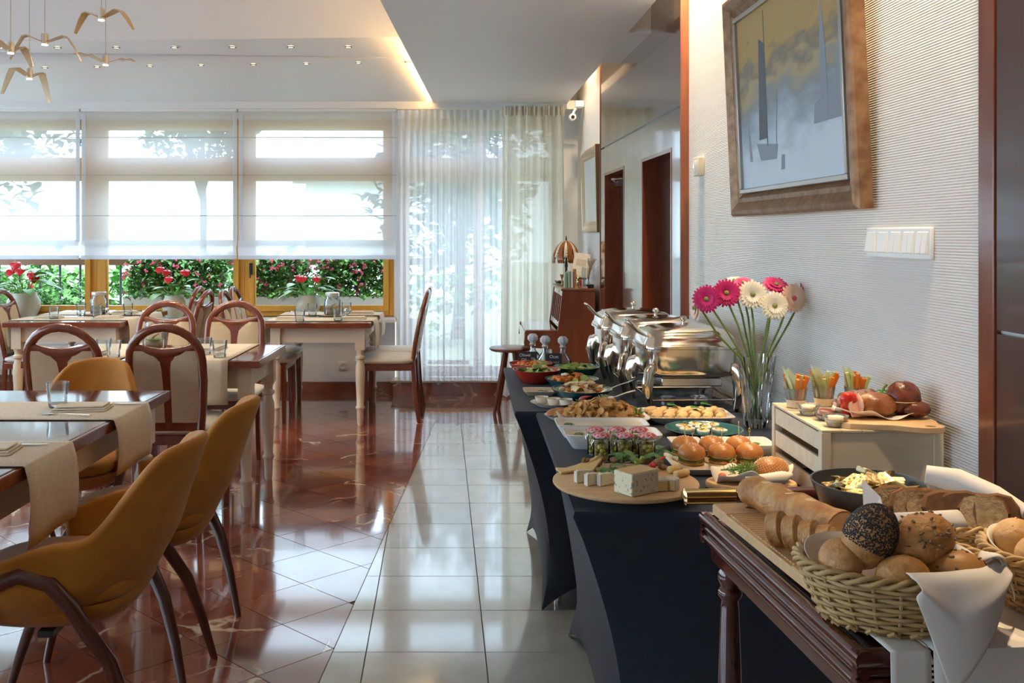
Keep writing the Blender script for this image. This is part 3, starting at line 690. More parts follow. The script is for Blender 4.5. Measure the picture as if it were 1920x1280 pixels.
spots_ch = [
 (-1.89, 4.735, 0, 'mahogany oval-back chair at the middle table, directly behind the head mustard armchair'),
 (-1.42, 4.735, 0.03, 'mahogany oval-back chair on the aisle side of the middle table, next to the mustard armchairs'),
 (-1.887, 5.68, PI-.03, 'mahogany oval-back chair on the window side of the middle table, near the jar'),
 (-1.442, 5.66, PI+.02, 'mahogany oval-back chair on the window side of the middle table, by its corner leg'),
 (-.62, 7.208, PI/2, 'mahogany chair at the table by the voile curtain, in front of its twin'),
 (-.62, 7.64, PI/2, 'mahogany chair at the table by the voile curtain, on the window side'),
 (-1.54, 7.21, -PI/2, 'mahogany chair tucked under the curtain-side table, beneath the mullion with the handle'),
 (-1.57, 7.64, -PI/2, 'mahogany chair tucked under the curtain-side table, closest to the sill'),
 (-2.26, 7.20, PI/2-.05, 'mahogany chair leaning away from the jar table, pad edge showing'),
 (-2.46, 7.66, PI/2, 'mahogany chair at the jar table, half hidden behind another chair back'),
 (-3.24, 7.28, -PI/2, 'mahogany chair at the jar table in front of the large anthurium pot')]
for i, (x, y, rz, lb) in enumerate(spots_ch):
    o = ch if i == 0 else copy_tree(ch)
    o.location = (x, y, 0); o.rotation_euler = (0, 0, rz); o['label'] = lb

# ---- mustard armchair, local +x forward
def make_armchair():
    t = thing('armchair', 'x', 'armchair', group='mustard velvet armchairs')
    def sm(a, b, x): x = max(0, min(1, (x-a)/(b-a))); return x*x*(3-2*x)
    def rimz(p):
        a = abs(p); return .825 - .02*(a/.6)**2*(a < .6) - (.02 if a >= .6 else 0) - .205*sm(.55, 1.15, a) - .055*sm(1.3, 2.05, a)
    PH = 2.05
    def shell(u, v):
        p = -PH + 2*PH*u; zr = rimz(p); z = .365 + (zr-.365)*v
        k = .56 + .40*min(1, v/.45)**.6 if v < .45 else .96+.04*(v-.45)/.55
        rx, ry = .265*k, .272*k
        back = max(0, cos(p)); lean = .10*back*max(0, (z-.45)/.375)**1.3
        hw = 1 - .16*max(0, (z-.60)/.22)*(abs(p) < 1.6)
        return (-rx*cos(p) - lean + .01, ry*sin(p)*hw, z)
    obj('shell', MB().grid(shell, 56, 14), MUST, t, smooth=180, solid=.034, sub=1)
    obj('shell_base', MB().rings([se_ring(.02,0,.352,.12,.13,28,2.4), se_ring(.03,0,.362,.20,.20,28,2.6), se_ring(.04,0,.40,.235,.235,28,3), se_ring(.04,0,.42,.235,.235,28,3)]), MUST, t, smooth=80)
    obj('seat_cushion', MB().rings([se_ring(.03,0,.42,.225,.215,32,3.2), se_ring(.035,0,.435,.24,.23,32,3.2), se_ring(.035,0,.462,.238,.228,32,3.2), se_ring(.03,0,.478,.20,.19,32,3), se_ring(.03,0,.482,.06,.06,32,2)]), MUST, t, smooth=80)
    for s in (-1, 1):
        y = s*.262
        pts = [(.285,s*.19,0),(.245,s*.215,.15),(.20,s*.245,.30),(.155,s*.262,.42),(.105,s*.272,.495),(.03,s*.278,.525),(-.045,s*.272,.50),(-.09,s*.262,.44),(-.125,s*.245,.37),(-.175,s*.222,.28),(-.215,s*.20,.15),(-.25,s*.175,0)]
        obj('bentwood_leg', MB().tube(pts, [.012,.016,.019,.021,.022,.022,.022,.021,.021,.020,.016,.012], 10, flat=.85, up=(0,1,0)), WALNUT, t, smooth=60)
    obj('under_frame', MB().box(-.14,.16,-.02,.02,.335,.352).box(-.02,.02,-.20,.20,.335,.352), BLACKP, t)
    return t
ac = make_armchair()
for i, (x, y, rz, lb) in enumerate([(-1.10, 2.69, PI, 'mustard velvet armchair at the long table, away from its head'),
                                    (-1.085, 3.30, PI+.02, 'mustard velvet armchair at the long table, closer to its head'),
                                    (-1.665, 4.02, -PI/2, 'mustard velvet armchair at the head of the long table, behind the tumbler')]):
    o = ac if i == 0 else copy_tree(ac)
    o.location = (x, y, 0); o.rotation_euler = (0, 0, rz); o['label'] = lb

# ---- table settings
TUMB = M_clear('tumbler_glass', (.95,.97,.975), edge=1.28, dens=.06)
def make_tumbler():
    t = thing('drinking_glass', 'x', 'glass', group='cut glass tumblers on the dining tables')
    n = 32
    def ring(r, z, f): return [((r*(1+(f if j % 2 else -f)))*cos(2*PI*j/n), (r*(1+(f if j % 2 else -f)))*sin(2*PI*j/n), z) for j in range(n)]
    obj('bowl', MB().rings([ring(.028,.0005,0), ring(.030,.004,.02), ring(.033,.03,.03), ring(.035,.055,.02), ring(.037,.065,0), ring(.039,.09,0), ring(.037,.09,0), ring(.034,.06,0), ring(.029,.016,0)]), TUMB, t, smooth=35)
    obj('thick_base', MB().lathe([(.026,.002),(.028,.006),(.027,.014)], 20), TUMB, t)
    return t
tb = make_tumbler(); first = [True]
def tumbler(px, py, lb, z=.7515, rough=None):
    o = tb if first[0] else copy_tree(tb); first[0] = False; o.location = on(px, py, z); o['label'] = lb; return o
tumbler(108, 763, 'cut glass tumbler alone on the long table by the folded napkin', .7555)
tumbler(195, 667, 'cut glass tumbler on the middle table between chair backs, nearer the window')
tumbler(213, 671, 'frosted cut tumbler on the middle table between the two chair backs')
tumbler(384, 665, 'cut glass tumbler on the aisle-side runner, closer to the window')
tumbler(412, 671, 'frosted cut tumbler on the edge of the aisle-side runner')
for px, py, lb in ((101,598,'tumbler on the jar table at its bare edge away from the window'),(182,595,'tumbler on the jar table right beside the terrarium tray'),(152,590,'tumbler on the jar table half behind the terrarium jar'),(240,590,'tumbler on the jar table near its hanging runner'),
                   (562,604,'tumbler on the curtain-side table before the plant pot'),(586,591,'tumbler on the curtain-side table between plant pot and terrarium'),(634,601,'tumbler on the curtain-side table in front of the terrarium'),(650,588,'tumbler on the curtain-side table behind the terrarium tray')): tumbler(px, py, lb, .7545)
NAPK = M('napkin_linen', (.72,.60,.45), .85, var=((.76,.66,.52), 30))
def make_napkin():
    t = thing('folded_napkin', 'x', 'napkin', group='folded linen napkins at the place settings')
    def lay(z, w, d, k): return MB().rings([[(-w,-d,z),(w,-d*.96,z),(w*.97,d,z),(-w*1.02,d*.97,z)],[(-w,-d,z+.004),(w,-d*.96,z+.006),(w*.97,d,z+.005),(-w*1.02,d*.97,z+.004)]])
    obj('lower_fold', lay(0, .095, .06, 0), NAPK, t, bevel=.0018); obj('upper_fold', lay(.0065, .092, .055, 1), NAPK, t, bevel=.0018)
    obj('top_fold', lay(.0135, .085, .048, 1), NAPK, t, bevel=.0018)
    return t
nk = make_napkin(); f2 = [True]
def napkin(p, rz, lb):
    o = nk if f2[0] else copy_tree(nk); f2[0] = False; o.location = p; o.rotation_euler = (0,0,rz); o['label'] = lb
napkin((-1.385, 3.44, .7555), .08, 'folded beige napkin beside the lone tumbler and fork')
napkin((-1.40, 2.76, .7555), .1, 'folded beige napkin with a knife but no fork on the long table')
napkin((-1.40, 5.23, .7555), 1.5, 'folded napkin on the aisle-side runner of the middle table, window side')
napkin((-1.53, 4.98, .7555), 1.6, 'folded napkin on the aisle-side runner of the middle table, by the tumblers')
napkin((-1.96, 5.02, .7555), 1.6, 'folded napkin on the inner runner of the middle table')
napkin((-2.70, 7.20, .7555), 0, 'folded napkin on the jar table at its hanging runner end')
napkin((-3.15, 7.20, .7555), 0, 'folded napkin on the jar table near the chair before the anthurium pot')
napkin((-2.75, 7.67, .7555), 0, 'folded napkin on the jar table strip near the window')
napkin((-1.33, 7.13, .7555), 0, 'folded napkin on the curtain-side table before the plant pot')
napkin((-.86, 7.13, .7555), 0, 'folded napkin on the curtain-side table at its longer hanging runner')
napkin((-.85, 7.63, .7555), 0, 'folded napkin on the curtain-side table next to the sill')
def fork_mb():
    b = MB().tube([(-.095,0,.003),(-.04,0,.004),(.02,0,.007),(.045,0,.004)], [.0055,.004,.003,.006], 8, flat=.35)
    b.tube([(.045,0,.004),(.06,0,.002)], [.006,.012], 8, flat=.25)
    for k in range(4): b.tube([(.058,-.0095+.0063*k,.002),(.08,-.0095+.0063*k,.002),(.098,-.0085+.0057*k,.006)], [.002,.0018,.001], 6)
    return b.mesh('fork')
def knife_mb():
    b = MB().tube([(-.105,0,.004),(-.02,0,.004),(0,0,.004)], [.006,.0055,.004], 8, flat=.5)
    b.rings([[(0,-.006,.003),(0,.006,.003),(0,.006,.005),(0,-.006,.005)],[(.06,-.008,.003),(.06,.006,.003),(.06,.006,.0045),(.06,-.008,.0045)],[(.11,-.001,.003),(.11,.005,.003),(.11,.005,.004),(.11,-.001,.004)]])
    return b.mesh('knife')
FKM, KNM = fork_mb(), knife_mb()
for p, rz, lb in (((-1.40,3.325,.7555),2.95,'steel fork lying beside the napkin and lone tumbler on the long table'),((-1.37,5.09,.7555),-.4,'steel fork on the aisle-side runner of the middle table'),((-.87,7.02,.7555),.2,'steel fork on the curtain-side table by the hanging runner')):
    tag(obj('fork', FKM, STEEL, loc=p, rot=(0,0,rz)), lb, 'fork', 'steel forks on the tables')
for p, rz, lb in (((-1.30,3.535,.7555),.03,'steel knife lying behind the napkin at the table edge'),((-1.36,2.845,.7555),.04,'steel knife beyond the napkin that has no fork'),((-2.68,7.08,.7555),.1,'steel knife at the jar table edge away from the window')):
    tag(obj('knife', KNM, STEEL, loc=p, rot=(0,0,rz)), lb, 'knife', 'steel knives on the tables')

# ---- terrarium jars on wooden trays, anthurium pots on the sill
MOSS = M('moss_green', (.10,.22,.03), .8, var=((.22,.32,.06), 30)); TRAYW = M('tray_wood', (.42,.26,.13), .6, var=((.30,.17,.08), 12), stretch=(1,8,8)); LIDM = M('jar_lid', (.80,.80,.80), .25, metal=.7)
def terrarium(p, lb, lid=True):
    t = thing('terrarium_jar', lb, 'jar', (p[0], p[1], p[2]+.014), group='terrarium jars on the tables')
    obj('jar_glass', MB().lathe([(.05,0),(.062,.006),(.066,.05),(.064,.11),(.05,.125),(.05,.145),(.048,.145),(.048,.127),(.061,.108),(.063,.05),(.058,.008)], 24), TUMB, t, smooth=60)
    if lid: obj('lid', MB().lathe([(.054,.143),(.055,.148),(.055,.165),(.05,.17),(.02,.171)], 24), LIDM, t)
    obj('pebbles', MB().ell((0,0,.022), (.054,.054,.018), 14, 6, jit=.3), TRAYW, t)
    m = MB()
    for k in range(26): a = k*2.4; m.leaf((.03*cos(a)*((k % 5)/5), .03*sin(a)*((k % 5)/5), .03), (cos(a), sin(a), 1.1), .045, .014, .3)
    obj('succulent', m, MOSS, t)
    obj('driftwood', MB().tube([(-.03,.01,.03),(0,.0,.07),(.03,-.01,.085)], [.008,.006,.003], 7), TRAYW, t)
    tr = thing('wooden_tray', lb.replace('terrarium jar', 'round wooden tray under the terrarium').replace('lidded ', ''), 'tray', p, group='wooden trays under the jars')
    obj('tray_board', MB().lathe([(.075,0),(.085,.002),(.085,.011),(.08,.0135)], 20), TRAYW, tr)
    obj('bark_rim', MB().tube([(.086*cos(a), .086*sin(a), .0065) for a in [2*PI*k/18 for k in range(18)]], .0045, 6, closed=True), M('bark'), tr)
terrarium((-2.87, 7.44, .7545), 'lidded terrarium jar on the table near the radiator')
terrarium((-1.05, 7.36, .7545), 'lidded terrarium jar on the table by the voile curtain')
terrarium((-1.69, 5.15, .7545), 'terrarium jar on the middle table seen through a chair back', lid=False)
for p, lb in (((-.93,7.24,.7545),'small steel salt shaker next to the curtain-side terrarium'),((-2.76,7.32,.7545),'small steel salt shaker next to the radiator-side terrarium')):
    t = thing('salt_shaker', lb, 'salt shaker', p); obj('body', MB().lathe([(.015,0),(.017,.004),(.014,.045),(.013,.05)], 14), GLASS, t); obj('cap', MB().lathe([(.014,.05),(.015,.056),(.01,.068),(.003,.07)], 14), STEEL, t)
    obj('salt', MB().lathe([(.013,.003),(.012,.03)], 12), WHITECER, t)
POTC = M('pot_celadon', (.62,.64,.52), .35)
ANTHR = M('anthurium_red', (.75,.02,.03), .2)
def anthurium(x, seed, lb, nl=16, nf=5, pr=.11, scale=1.0):
    rg = random.Random(seed)
    t = thing('potted_anthurium', lb, 'potted plant', (x, 8.30+.06, .656), group='red anthuriums on the window sill'); t.scale = (scale,)*3
    obj('pot', MB().lathe([(pr*.55,0),(pr*.75,.01),(pr*1.0,.09),(pr*.98,.14),(pr*.80,.175),(pr*.80,.20),(pr*.74,.20),(pr*.72,.17)], 28), POTC, t, smooth=60)
    obj('soil', MB().lathe([(pr*.72,.165),(pr*.3,.178)], 16), SOIL, t)
    for k in range(nl):
        a = k*2.4 + rg.random(); L = rg.uniform(.08, .20); e = rg.uniform(.25, 1.2); b = Vector((.03*cos(a), .03*sin(a), .17)); d = Vector((cos(a)*cos(e), .7*sin(a)*cos(e), sin(e)))
        tip = b + d*L; l = MB().tube([b, b+d*L*.5+Vector((0,0,.01)), tip], .003, 5)
        l.leaf(tip, (d.x, d.y, d.z*.3-.1), rg.uniform(.11,.17), rg.uniform(.08,.11), .35, n=5)
        obj('leaf', l, LEAFB, t, smooth=60)
    for k in range(nf):
        a = k*2.1 + rg.random(); h = rg.uniform(.28, .42); c = Vector((.10*cos(a), .05*sin(a)-.03, h)); s_ = MB().tube([(0,0,.17), (c.x*.5, c.y*.5, h*.75), c], .003, 5)
        st = obj('flower_stem', s_, LEAFB, t)
        fl = MB().leaf(c+Vector((0,.02,.03)), (.25*cos(a), -.75, -.45), .085, .085, .2, up=(0,-.5,.8), n=5)
        f = obj('spathe', fl, ANTHR, st, smooth=60, solid=.002)
        obj('spadix', MB().tube([c+Vector((0,0,.02)), c+Vector((.01,-.045,.045))], [.006,.003], 6), M('spadix_cream', (.85,.62,.35), .5), f)
anthurium(-3.88, 3, 'large potted anthurium with red and white flowers on the sill above the radiator', 18, 6, .125, 1.1)
anthurium(-2.57, 5, 'potted anthurium with round red flowers behind the dining chairs', 14, 5, .10)
anthurium(-1.405, 8, 'potted red anthurium in a pale green pot behind the curtain-side table', 16, 3, .105)
# socket on the wall below the window
t = thing('wall_socket', 'white wall socket below the window sill near the table legs', 'socket', (-1.115, WY-.001, .225))
obj('plate', MB().box(-.042,.042,-.010,0,-.042,.042), WHITEPL, t, bevel=.004); obj('well', MB().lathe([(.029,0),(.029,.012),(.023,.012),(.022,.001)], 24).xf(Matrix.Rotation(PI/2, 4, 'X')).move(0,-.0101,0), WHITEPL, t)

# ---- bird pendant lamps
BIRDW = M('bird_wood', (.55,.38,.20), .4, var=((.62,.45,.26), 20)); 
def bird(px, py, y, rz, droop, tilt, lb):
    z = EYE + (440-py)*y/F; x = (px-880)*y/F
    t = thing('bird_lamp', lb, 'pendant lamp', (x, y, z), rot=(tilt, 0, rz), group='bird-shaped pendant lamps')
    obj('body', MB().lathe([(.012,.0),(.018,.004),(.018,.055),(.012,.06)], 16).move(0,0,0), M('bird_body', (.72,.66,.55), .3, metal=.4), t)
    obj('lamp_glass', MB().lathe([(.016,-.002),(.013,.001)], 16), M('bird_led', (1,.95,.85), .3, emit=((1,.9,.7), 8)), t)
    for s in (-1, 1):
        pts = [(s*.010,0,.012),(s*.05,0,.030),(s*.085,0,.045),(s*.11,0,.040),(s*.14,0,.015-droop*.03),(s*.175,0,-.03-droop*.06)]
        R = []
        for i, (a, b, c) in enumerate(pts):
            w = [.018,.024,.026,.025,.021,.010][i]; off = .02*i/5
            R.append([(a,-w+off,c),(a,w+off,c),(a+s*.002,w+off,c+.005),(a+s*.002,-w+off,c+.005)])
        obj('wing', MB().rings(R), BIRDW, t, smooth=60)
    obj('cord', MB().cyl((0,0,.06), (0,0,2.998-z), .0018, n=6), M('cord_tan', (.55,.42,.28), .6), t)
    d = bpy.data.lights.new('bird_light', 'SPOT'); d.energy = 14; d.spot_size = 2.4; d.spot_blend = .7; d.color = (1,.8,.55); d.shadow_soft_size = .02
    l = bpy.data.objects.new('bird_light', d); COL.objects.link(l); l.parent = t; l.location = (0,0,-.01)
bird(20, 100, 4.9, 1.3, .2, 0, 'bird pendant lamp turned edge-on, beside the widest-winged one')
bird(84, 84, 5.0, .15, .8, 0, 'bird pendant lamp with both wings drooping in an arch')
bird(190, 38, 4.9, -.3, .4, .0, 'bird pendant lamp hanging highest with long spread wings')
bird(198, 122, 5.5, .7, -1.2, 0, 'bird pendant lamp with raised wings hanging below the highest one')
bird(55, 148, 5.4, 1.25, 1.3, 0, 'bird pendant lamp hanging lowest with folded-down wings')
# ================================================================== BUFFET
NAVY = M('navy_stretch_cloth', (.012,.020,.036), .6, var=((.016,.026,.044), 30), spec=.3, sheen=.05)
BZ = .75
CHAF = M('chafer_steel', (.74,.67,.57), .12, metal=1)
def buffet_table(x0, x1, y0, y1, label):
    t = thing('buffet_table', label, 'table', ((x0+x1)/2, (y0+y1)/2, 0), group='navy-covered buffet tables'); w, d = (x1-x0)/2, (y1-y0)/2
    per = []
    n = 18
    for (ax, ay, bx, by_) in ((-1,-1,1,-1),(1,-1,1,1),(1,1,-1,1),(-1,1,-1,-1)):
        for k in range(n):
            s = k/n; c = abs(2*s-1)**3; per.append((ax+(bx-ax)*s, ay+(by_-ay)*s, c))
    R = []
    for z, ti in ((BZ, 0), (BZ-.012, .015)):
        e = 0 if ti == 0 else .004
        R.append([(p[0]*(w+e), p[1]*(d+e), z) for p in per])
    for k in range(1, 13):
        ti = k/12; ring = []
        for a, b, c in per:
            ic = .135*sin(min(1, ti/.8)*PI/2) - .035*max(0, (ti-.8)/.2); im = .02 + .13*ti**.8
            ins = ic*c + im*(1-c)*.8; zl = .0 + .10*(1-c)
            ring.append((a*(w-ins), b*(d-ins), (BZ-.012)*(1-ti) + zl*ti))
        R.append(ring)
    mb = MB(); mb.rings(R, cap0=False, cap1=False)
    obj('stretch_cover', mb, NAVY, t, smooth=50)
    obj('cover_top', MB().rings([[(p[0]*w, p[1]*d, BZ-.0005) for p in per], [(p[0]*w*.5, p[1]*d*.5, BZ-.0002) for p in per]], False, True), NAVY, t, smooth=50)
    obj('table_board', MB().box(-w+.01, w-.01, -d+.01, d-.01, BZ-.03, BZ-.004), BLACKP, t)
    for sx in (-1,1):
        for sy in (-1,1): obj('leg', MB().cyl((sx*(w-.165), sy*(d-.165), .0), (sx*(w-.165), sy*(d-.165), BZ-.03), .014, n=10), STEEL, t)
    return t
buffet_table(.24, 1.03, 2.185, 3.405, 'navy stretch-covered buffet table bearing the round cheese board and jars')
buffet_table(.165, .97, 3.425, 4.56, 'navy stretch-covered buffet table bearing the red bowls and oil carafes')

# ---- chafing dishes
def make_chafer():
    t = thing('chafing_dish', 'x', 'chafing dish', group='steel chafing dishes in a row')
    A, B = .165, .155
    obj('water_pan', MB().rings([se_ring(0,0,.118,A*.78,B*.78,36,6), se_ring(0,0,.120,A*.88,B*.88,36,7), se_ring(0,0,.128,A*.94,B*.94,36,7), se_ring(0,0,.145,A*.965,B*.965,36,8), se_ring(0,0,.212,A*.975,B*.975,36,8), se_ring(0,0,.214,A*1.06,B*1.06,36,6), se_ring(0,0,.222,A*1.06,B*1.06,36,6)]), CHAF, t, smooth=50)
    lid = obj('lid', MB().rings([se_ring(0,0,.223,A*1.04,B*1.04,36,6), se_ring(0,0,.232,A*1.04,B*1.04,36,6), se_ring(0,0,.236,A*1.0,B*1.0,36,7), se_ring(0,0,.258,A*.97,B*.97,36,7), se_ring(0,0,.274,A*.90,B*.92,36,6), se_ring(0,0,.286,A*.78,B*.82,36,5), se_ring(0,0,.297,A*.48,B*.52,36,4), se_ring(0,0,.301,A*.1,B*.1,36,2)]), CHAF, t, smooth=50)
    obj('knob', MB().lathe([(.006,.300),(.006,.309),(.013,.316),(.013,.324),(.006,.330)], 14), CHAF, lid)
    h = MB()
    for y in (-.030, .030): h.tube([(-A*.93, y, .262), (-A*1.05, y, .276), (-A*1.20, y, .303)], .0055, 8)
    obj('handle_rod', h, CHAF, lid, smooth=60)
    obj('handle_grip', MB().obox((-A*1.24, 0, .310), (.034,.082,.009), (0,.75,0)), CHAF, lid, bevel=.004)
    obj('hinge', MB().cyl((A*.98,-.06,.238), (A*.98,.06,.238), .010), CHAF, t)
    for sx in (-1,1):
        for sy in (-1,1):
            x, y = sx*A*.86, sy*B*.86
            pts = [(x*.92, y*.92, .165), (x*1.10, y*1.08, .142), (x*1.18, y*1.14, .095), (x*1.12, y*1.10, .045), (x*1.06, y*1.04, .0)]
            obj('leg', MB().tube(pts, [.014,.030,.031,.020,.012], 12, flat=.5, up=(-sy, sx, 0)), CHAF, t, smooth=60)
    obj('frame_bar', MB().tube([(-A*.9,-B*.9,.04),(A*.9,-B*.9,.04),(A*.9,B*.9,.04),(-A*.9,B*.9,.04)], .004, 8, closed=True), CHAF, t)
    obj('drip_tray', MB().box(-A*.66, A*.66, -B*.80, B*.80, .086, .116), STEEL, t, bevel=.004)
    for x in (-.06, .06): obj('fuel_holder', MB().lathe([(.028,.0005),(.032,.003),(.032,.030),(.028,.030),(.027,.006)], 18, c=(x,0,0)), STEEL, t)
    return t
cf = make_chafer()
for i, (x, y, rz, lb) in enumerate([(.795, 3.565, .03, 'polished steel chafing dish next to the flower vase'), (.765, 3.945, .03, 'polished steel chafing dish between the other two chafing dishes'), (.74, 4.335, .03, 'polished steel chafing dish nearest the piano and oil carafes')]):
    o = cf if i == 0 else copy_tree(cf); o.location = (x, y, BZ); o.rotation_euler = (0, 0, rz); o['label'] = lb

# ---- gerberas in a glass vase
VX, VY = .94, 3.15
t = thing('glass_vase', 'tall ribbed clear glass vase holding the gerberas', 'vase', (VX, VY, BZ))
n = 48
def vr(r, z): return [((r+(.0018 if j % 2 else -.0018))*cos(2*PI*j/n), (r+(.0018 if j % 2 else -.0018))*sin(2*PI*j/n), z) for j in range(n)]
obj('vase_body', MB().rings([vr(.034,.001), vr(.037,.006), vr(.046,.12), vr(.062,.235), vr(.058,.235), vr(.042,.12), vr(.032,.02)]), GLASS, t, smooth=25)
obj('thick_foot', MB().lathe([(.031,.003),(.033,.018)], 24), GLASS, t)
STEMG = M('flower_stem_green', (.13,.20,.04), .5); MAG = M('magenta_petal', (.42,.004,.10), .55, var=((.55,.01,.16), 60)); WHP = M('ivory_petal', (.84,.80,.66), .55); PEP = M('peach_petal', (.86,.50,.34), .55, var=((.88,.72,.56), 30)); FCEN = M('flower_eye', (.16,.20,.05), .8, var=((.30,.30,.10), 200)); PINKEYE = M('coral_eye', (.62,.12,.10), .8)
def petal(mb, b, d, L, W, n_):
    d = d.normalized(); w = d.cross(n_).normalized(); u = w.cross(d); v = []
    for t_, k in ((0,.35),(.35,.75),(.7,1),(.9,.85),(1,.35)):
        p = b + d*L*t_ - u*.16*L*t_*t_*(1 if u.dot(n_) > 0 else -1); v += [p-w*W*.5*k, p+w*W*.5*k]
    mb.add(v, [(2*i, 2*i+1, 2*i+3, 2*i+2) for i in range(4)])
def gerbera(px, py, dy, mat, r, face, lb, eye=None):
    y = VY+dy; x = (px-880)*y/F; z = EYE-(py-440)*y/F
    t = thing('gerbera', lb, 'flower', (VX, VY, BZ+.026), group='gerberas in the glass vase')
    hd = Vector((x-VX, y-VY, z-BZ-.026)); nrm = Vector(face).normalized()
    b = Vector((-.18*hd.x, -.18*hd.y, 0)); b = b if b.length < .02 else b*(.02/b.length)
    neck = hd - nrm*.012; k = .40
    mid = Vector((hd.x*.25, hd.y*.25, .20)); m2 = Vector((hd.x*.62, hd.y*.62, hd.z*.75))
    obj('stem', MB().tube([b, (b+mid)/2, mid, m2, neck-nrm*.015-Vector((0,0,.012)), neck], [.0035]*5+[.005], 7), STEMG, t, smooth=60)
    q = nrm.to_track_quat('Z', 'Y').to_matrix(); pt = MB()
    for ring, (cnt, L, lift, wd) in enumerate(((24, r, .10, .0085), (22, r*.86, .28, .0075), (20, r*.55, .55, .005))):
        for j in range(cnt):
            a = 2*PI*j/cnt + ring*.13; l = L*rng.uniform(.9, 1.05)
            d = q @ Vector((cos(a), sin(a), lift)); petal(pt, hd + q @ Vector((cos(a)*.005, sin(a)*.005, .001*ring)), d, l, wd*1.2, nrm)
    obj('petals', pt, mat, t, smooth=60)
    obj('eye', MB().ell(hd+nrm*.004, (r*.20, r*.20, .006), 14, 5, rot=nrm.to_track_quat('Z','Y').to_euler()), eye or FCEN, t)
for a in ((1325,560,-.05,MAG,.041,(-.45,-1,.05),'magenta gerbera lowest on the chafing-dish side of the bunch'), (1362,549,-.03,MAG,.041,(-.2,-1,.15),'magenta gerbera right above the lower magenta one'),
          (1411,552,-.04,WHP,.043,(-.05,-1,.1),'white gerbera in the middle with a green eye, higher of two'), (1452,573,-.06,WHP,.043,(.1,-1,.1),'white gerbera hanging lowest in the middle of the bunch'),
          (1488,559,-.02,PEP,.044,(.3,-1,.12),'peach and white gerbera with a coral eye', PINKEYE), (1455,534,.03,MAG,.038,(.05,-.6,.8),'magenta gerbera tilted upward behind the white ones'),
          (1515,548,.04,MAG,.040,(.6,-.5,.4),'magenta gerbera half hidden behind the peach one'), (1303,577,.0,PEP,.036,(-1,-.15,.0),'peach gerbera turned sideways at the outer edge'),
          (1394,531,.03,MAG,.030,(-.1,-.5,.8),'small magenta gerbera peeking out behind the white one'), (1376,527,.06,PEP,.030,(-.2,-.3,.9),'pale peach gerbera at the back seen from its rim')): gerbera(*a)

# ---- crockery
def bowl(name, label, p, r, h, mat, inner=None, cat='bowl', foot=.55, group=None, rz=0, sq=1.0):
    t = thing(name, label, cat, p, rz, group=group)
    obj('bowl_wall', MB().rings([[(r*k*cos(2*PI*j/36), sq*r*k*sin(2*PI*j/36), z) for j in range(36)] for k, z in ((foot,0),(foot+.06,.003),(.80,h*.45),(.97,h*.92),(1.0,h),(.965,h),(.93,h*.88),(.76,h*.42),(foot,h*.16))]), mat, t, smooth=60)
    if inner: obj('glaze', MB().rings([[(r*k*cos(2*PI*j/36), sq*r*k*sin(2*PI*j/36), z+.0008) for j in range(36)] for k, z in ((.925,h*.88),(.755,h*.42),(foot*.98,h*.16))], False, True), inner, t, smooth=60)
    return t
def rdish(name, label, p, w, d, h, mat, cat='dish', flare=.75, rz=0, group=None):
    t = thing(name, label, cat, p, rz, group=group); q = flare
    def rr(k, z, dx=0): return [(x, y, z) for x, y, _ in se_ring(0, 0, z, w/2*k-dx, d/2*k-dx, 28, 9)]
    obj('dish_wall', MB().rings([rr(q,0), rr(q+.02,.002), rr(1,h*.94), rr(1,h), rr(1,h,.005), rr(q,.006,.003)]), mat, t, smooth=40)
    return t
REDG = M('red_glaze', (.42,.035,.022), .18); GREENG = M('green_glaze', (.03,.13,.10), .2); TEALG = M('teal_glaze', (.02,.10,.11), .2); MINTG = M('mint_glaze', (.25,.42,.32), .25); SLATE = M('slate_ceramic', (.055,.06,.06), .3)
# salad ingredients (shared meshes)
def leaf_me(L, W): return MB().leaf((-L/2,0,0), (1,0,.35), L, W, .5, n=4).mesh('leaf')
LETT = M('lettuce', (.16,.30,.03), .45, var=((.34,.46,.10), 20)); BASIL = M('basil', (.03,.16,.02), .35, var=((.06,.26,.03), 30)); CARR = M('carrot_orange', (.72,.20,.02), .4, rnd=.15); CHEESEY = M('pale_cheese', (.80,.66,.36), .5, rnd=.1); TOMA = M('tomato_red', (.60,.03,.015), .15); NUTB = M('nut_brown', (.22,.09,.035), .6, var=((.36,.17,.07), 50)); CHICK = M('chicken_cream', (.76,.62,.42), .5, rnd=.1); CUC = M('cucumber', (.50,.60,.28), .4); RADI = M('radicchio', (.20,.02,.03), .5); HERBS = M('herb_green', (.07,.20,.02), .6, var=((.14,.30,.05), 40)); BREADC = M('toast', (.52,.24,.07), .7, var=((.66,.36,.13), 40), bump=(60,.4))
ML = {'leaf': (leaf_me(.05,.035), LETT), 'basil_leaf': (leaf_me(.035,.022), BASIL), 'carrot_piece': (MB().ell((0,0,0), (.014,.011,.007), 8, 5, jit=.2).mesh('carrot_piece'), CARR),
      'cheese_shaving': (MB().grid(lambda u, v: (.034*(u-.5), .024*(v-.5), .012*sin(u*3)), 4, 3).mesh('cheese_shaving'), CHEESEY), 'tomato_piece': (MB().ell((0,0,0), (.012,.012,.009), 10, 6).mesh('tomato_piece'), TOMA),
      'nut': (MB().ell((0,0,0), (.009,.007,.006), 7, 5, jit=.4).mesh('nut'), NUTB), 'chicken_piece': (MB().ell((0,0,0), (.016,.010,.008), 8, 5, jit=.3).mesh('chicken_piece'), CHICK), 'cucumber_slice': (MB().lathe([(.013,0),(.013,.004)], 12).mesh('cucumber_slice'), CUC), 'radicchio_leaf': (leaf_me(.03,.014), RADI)}
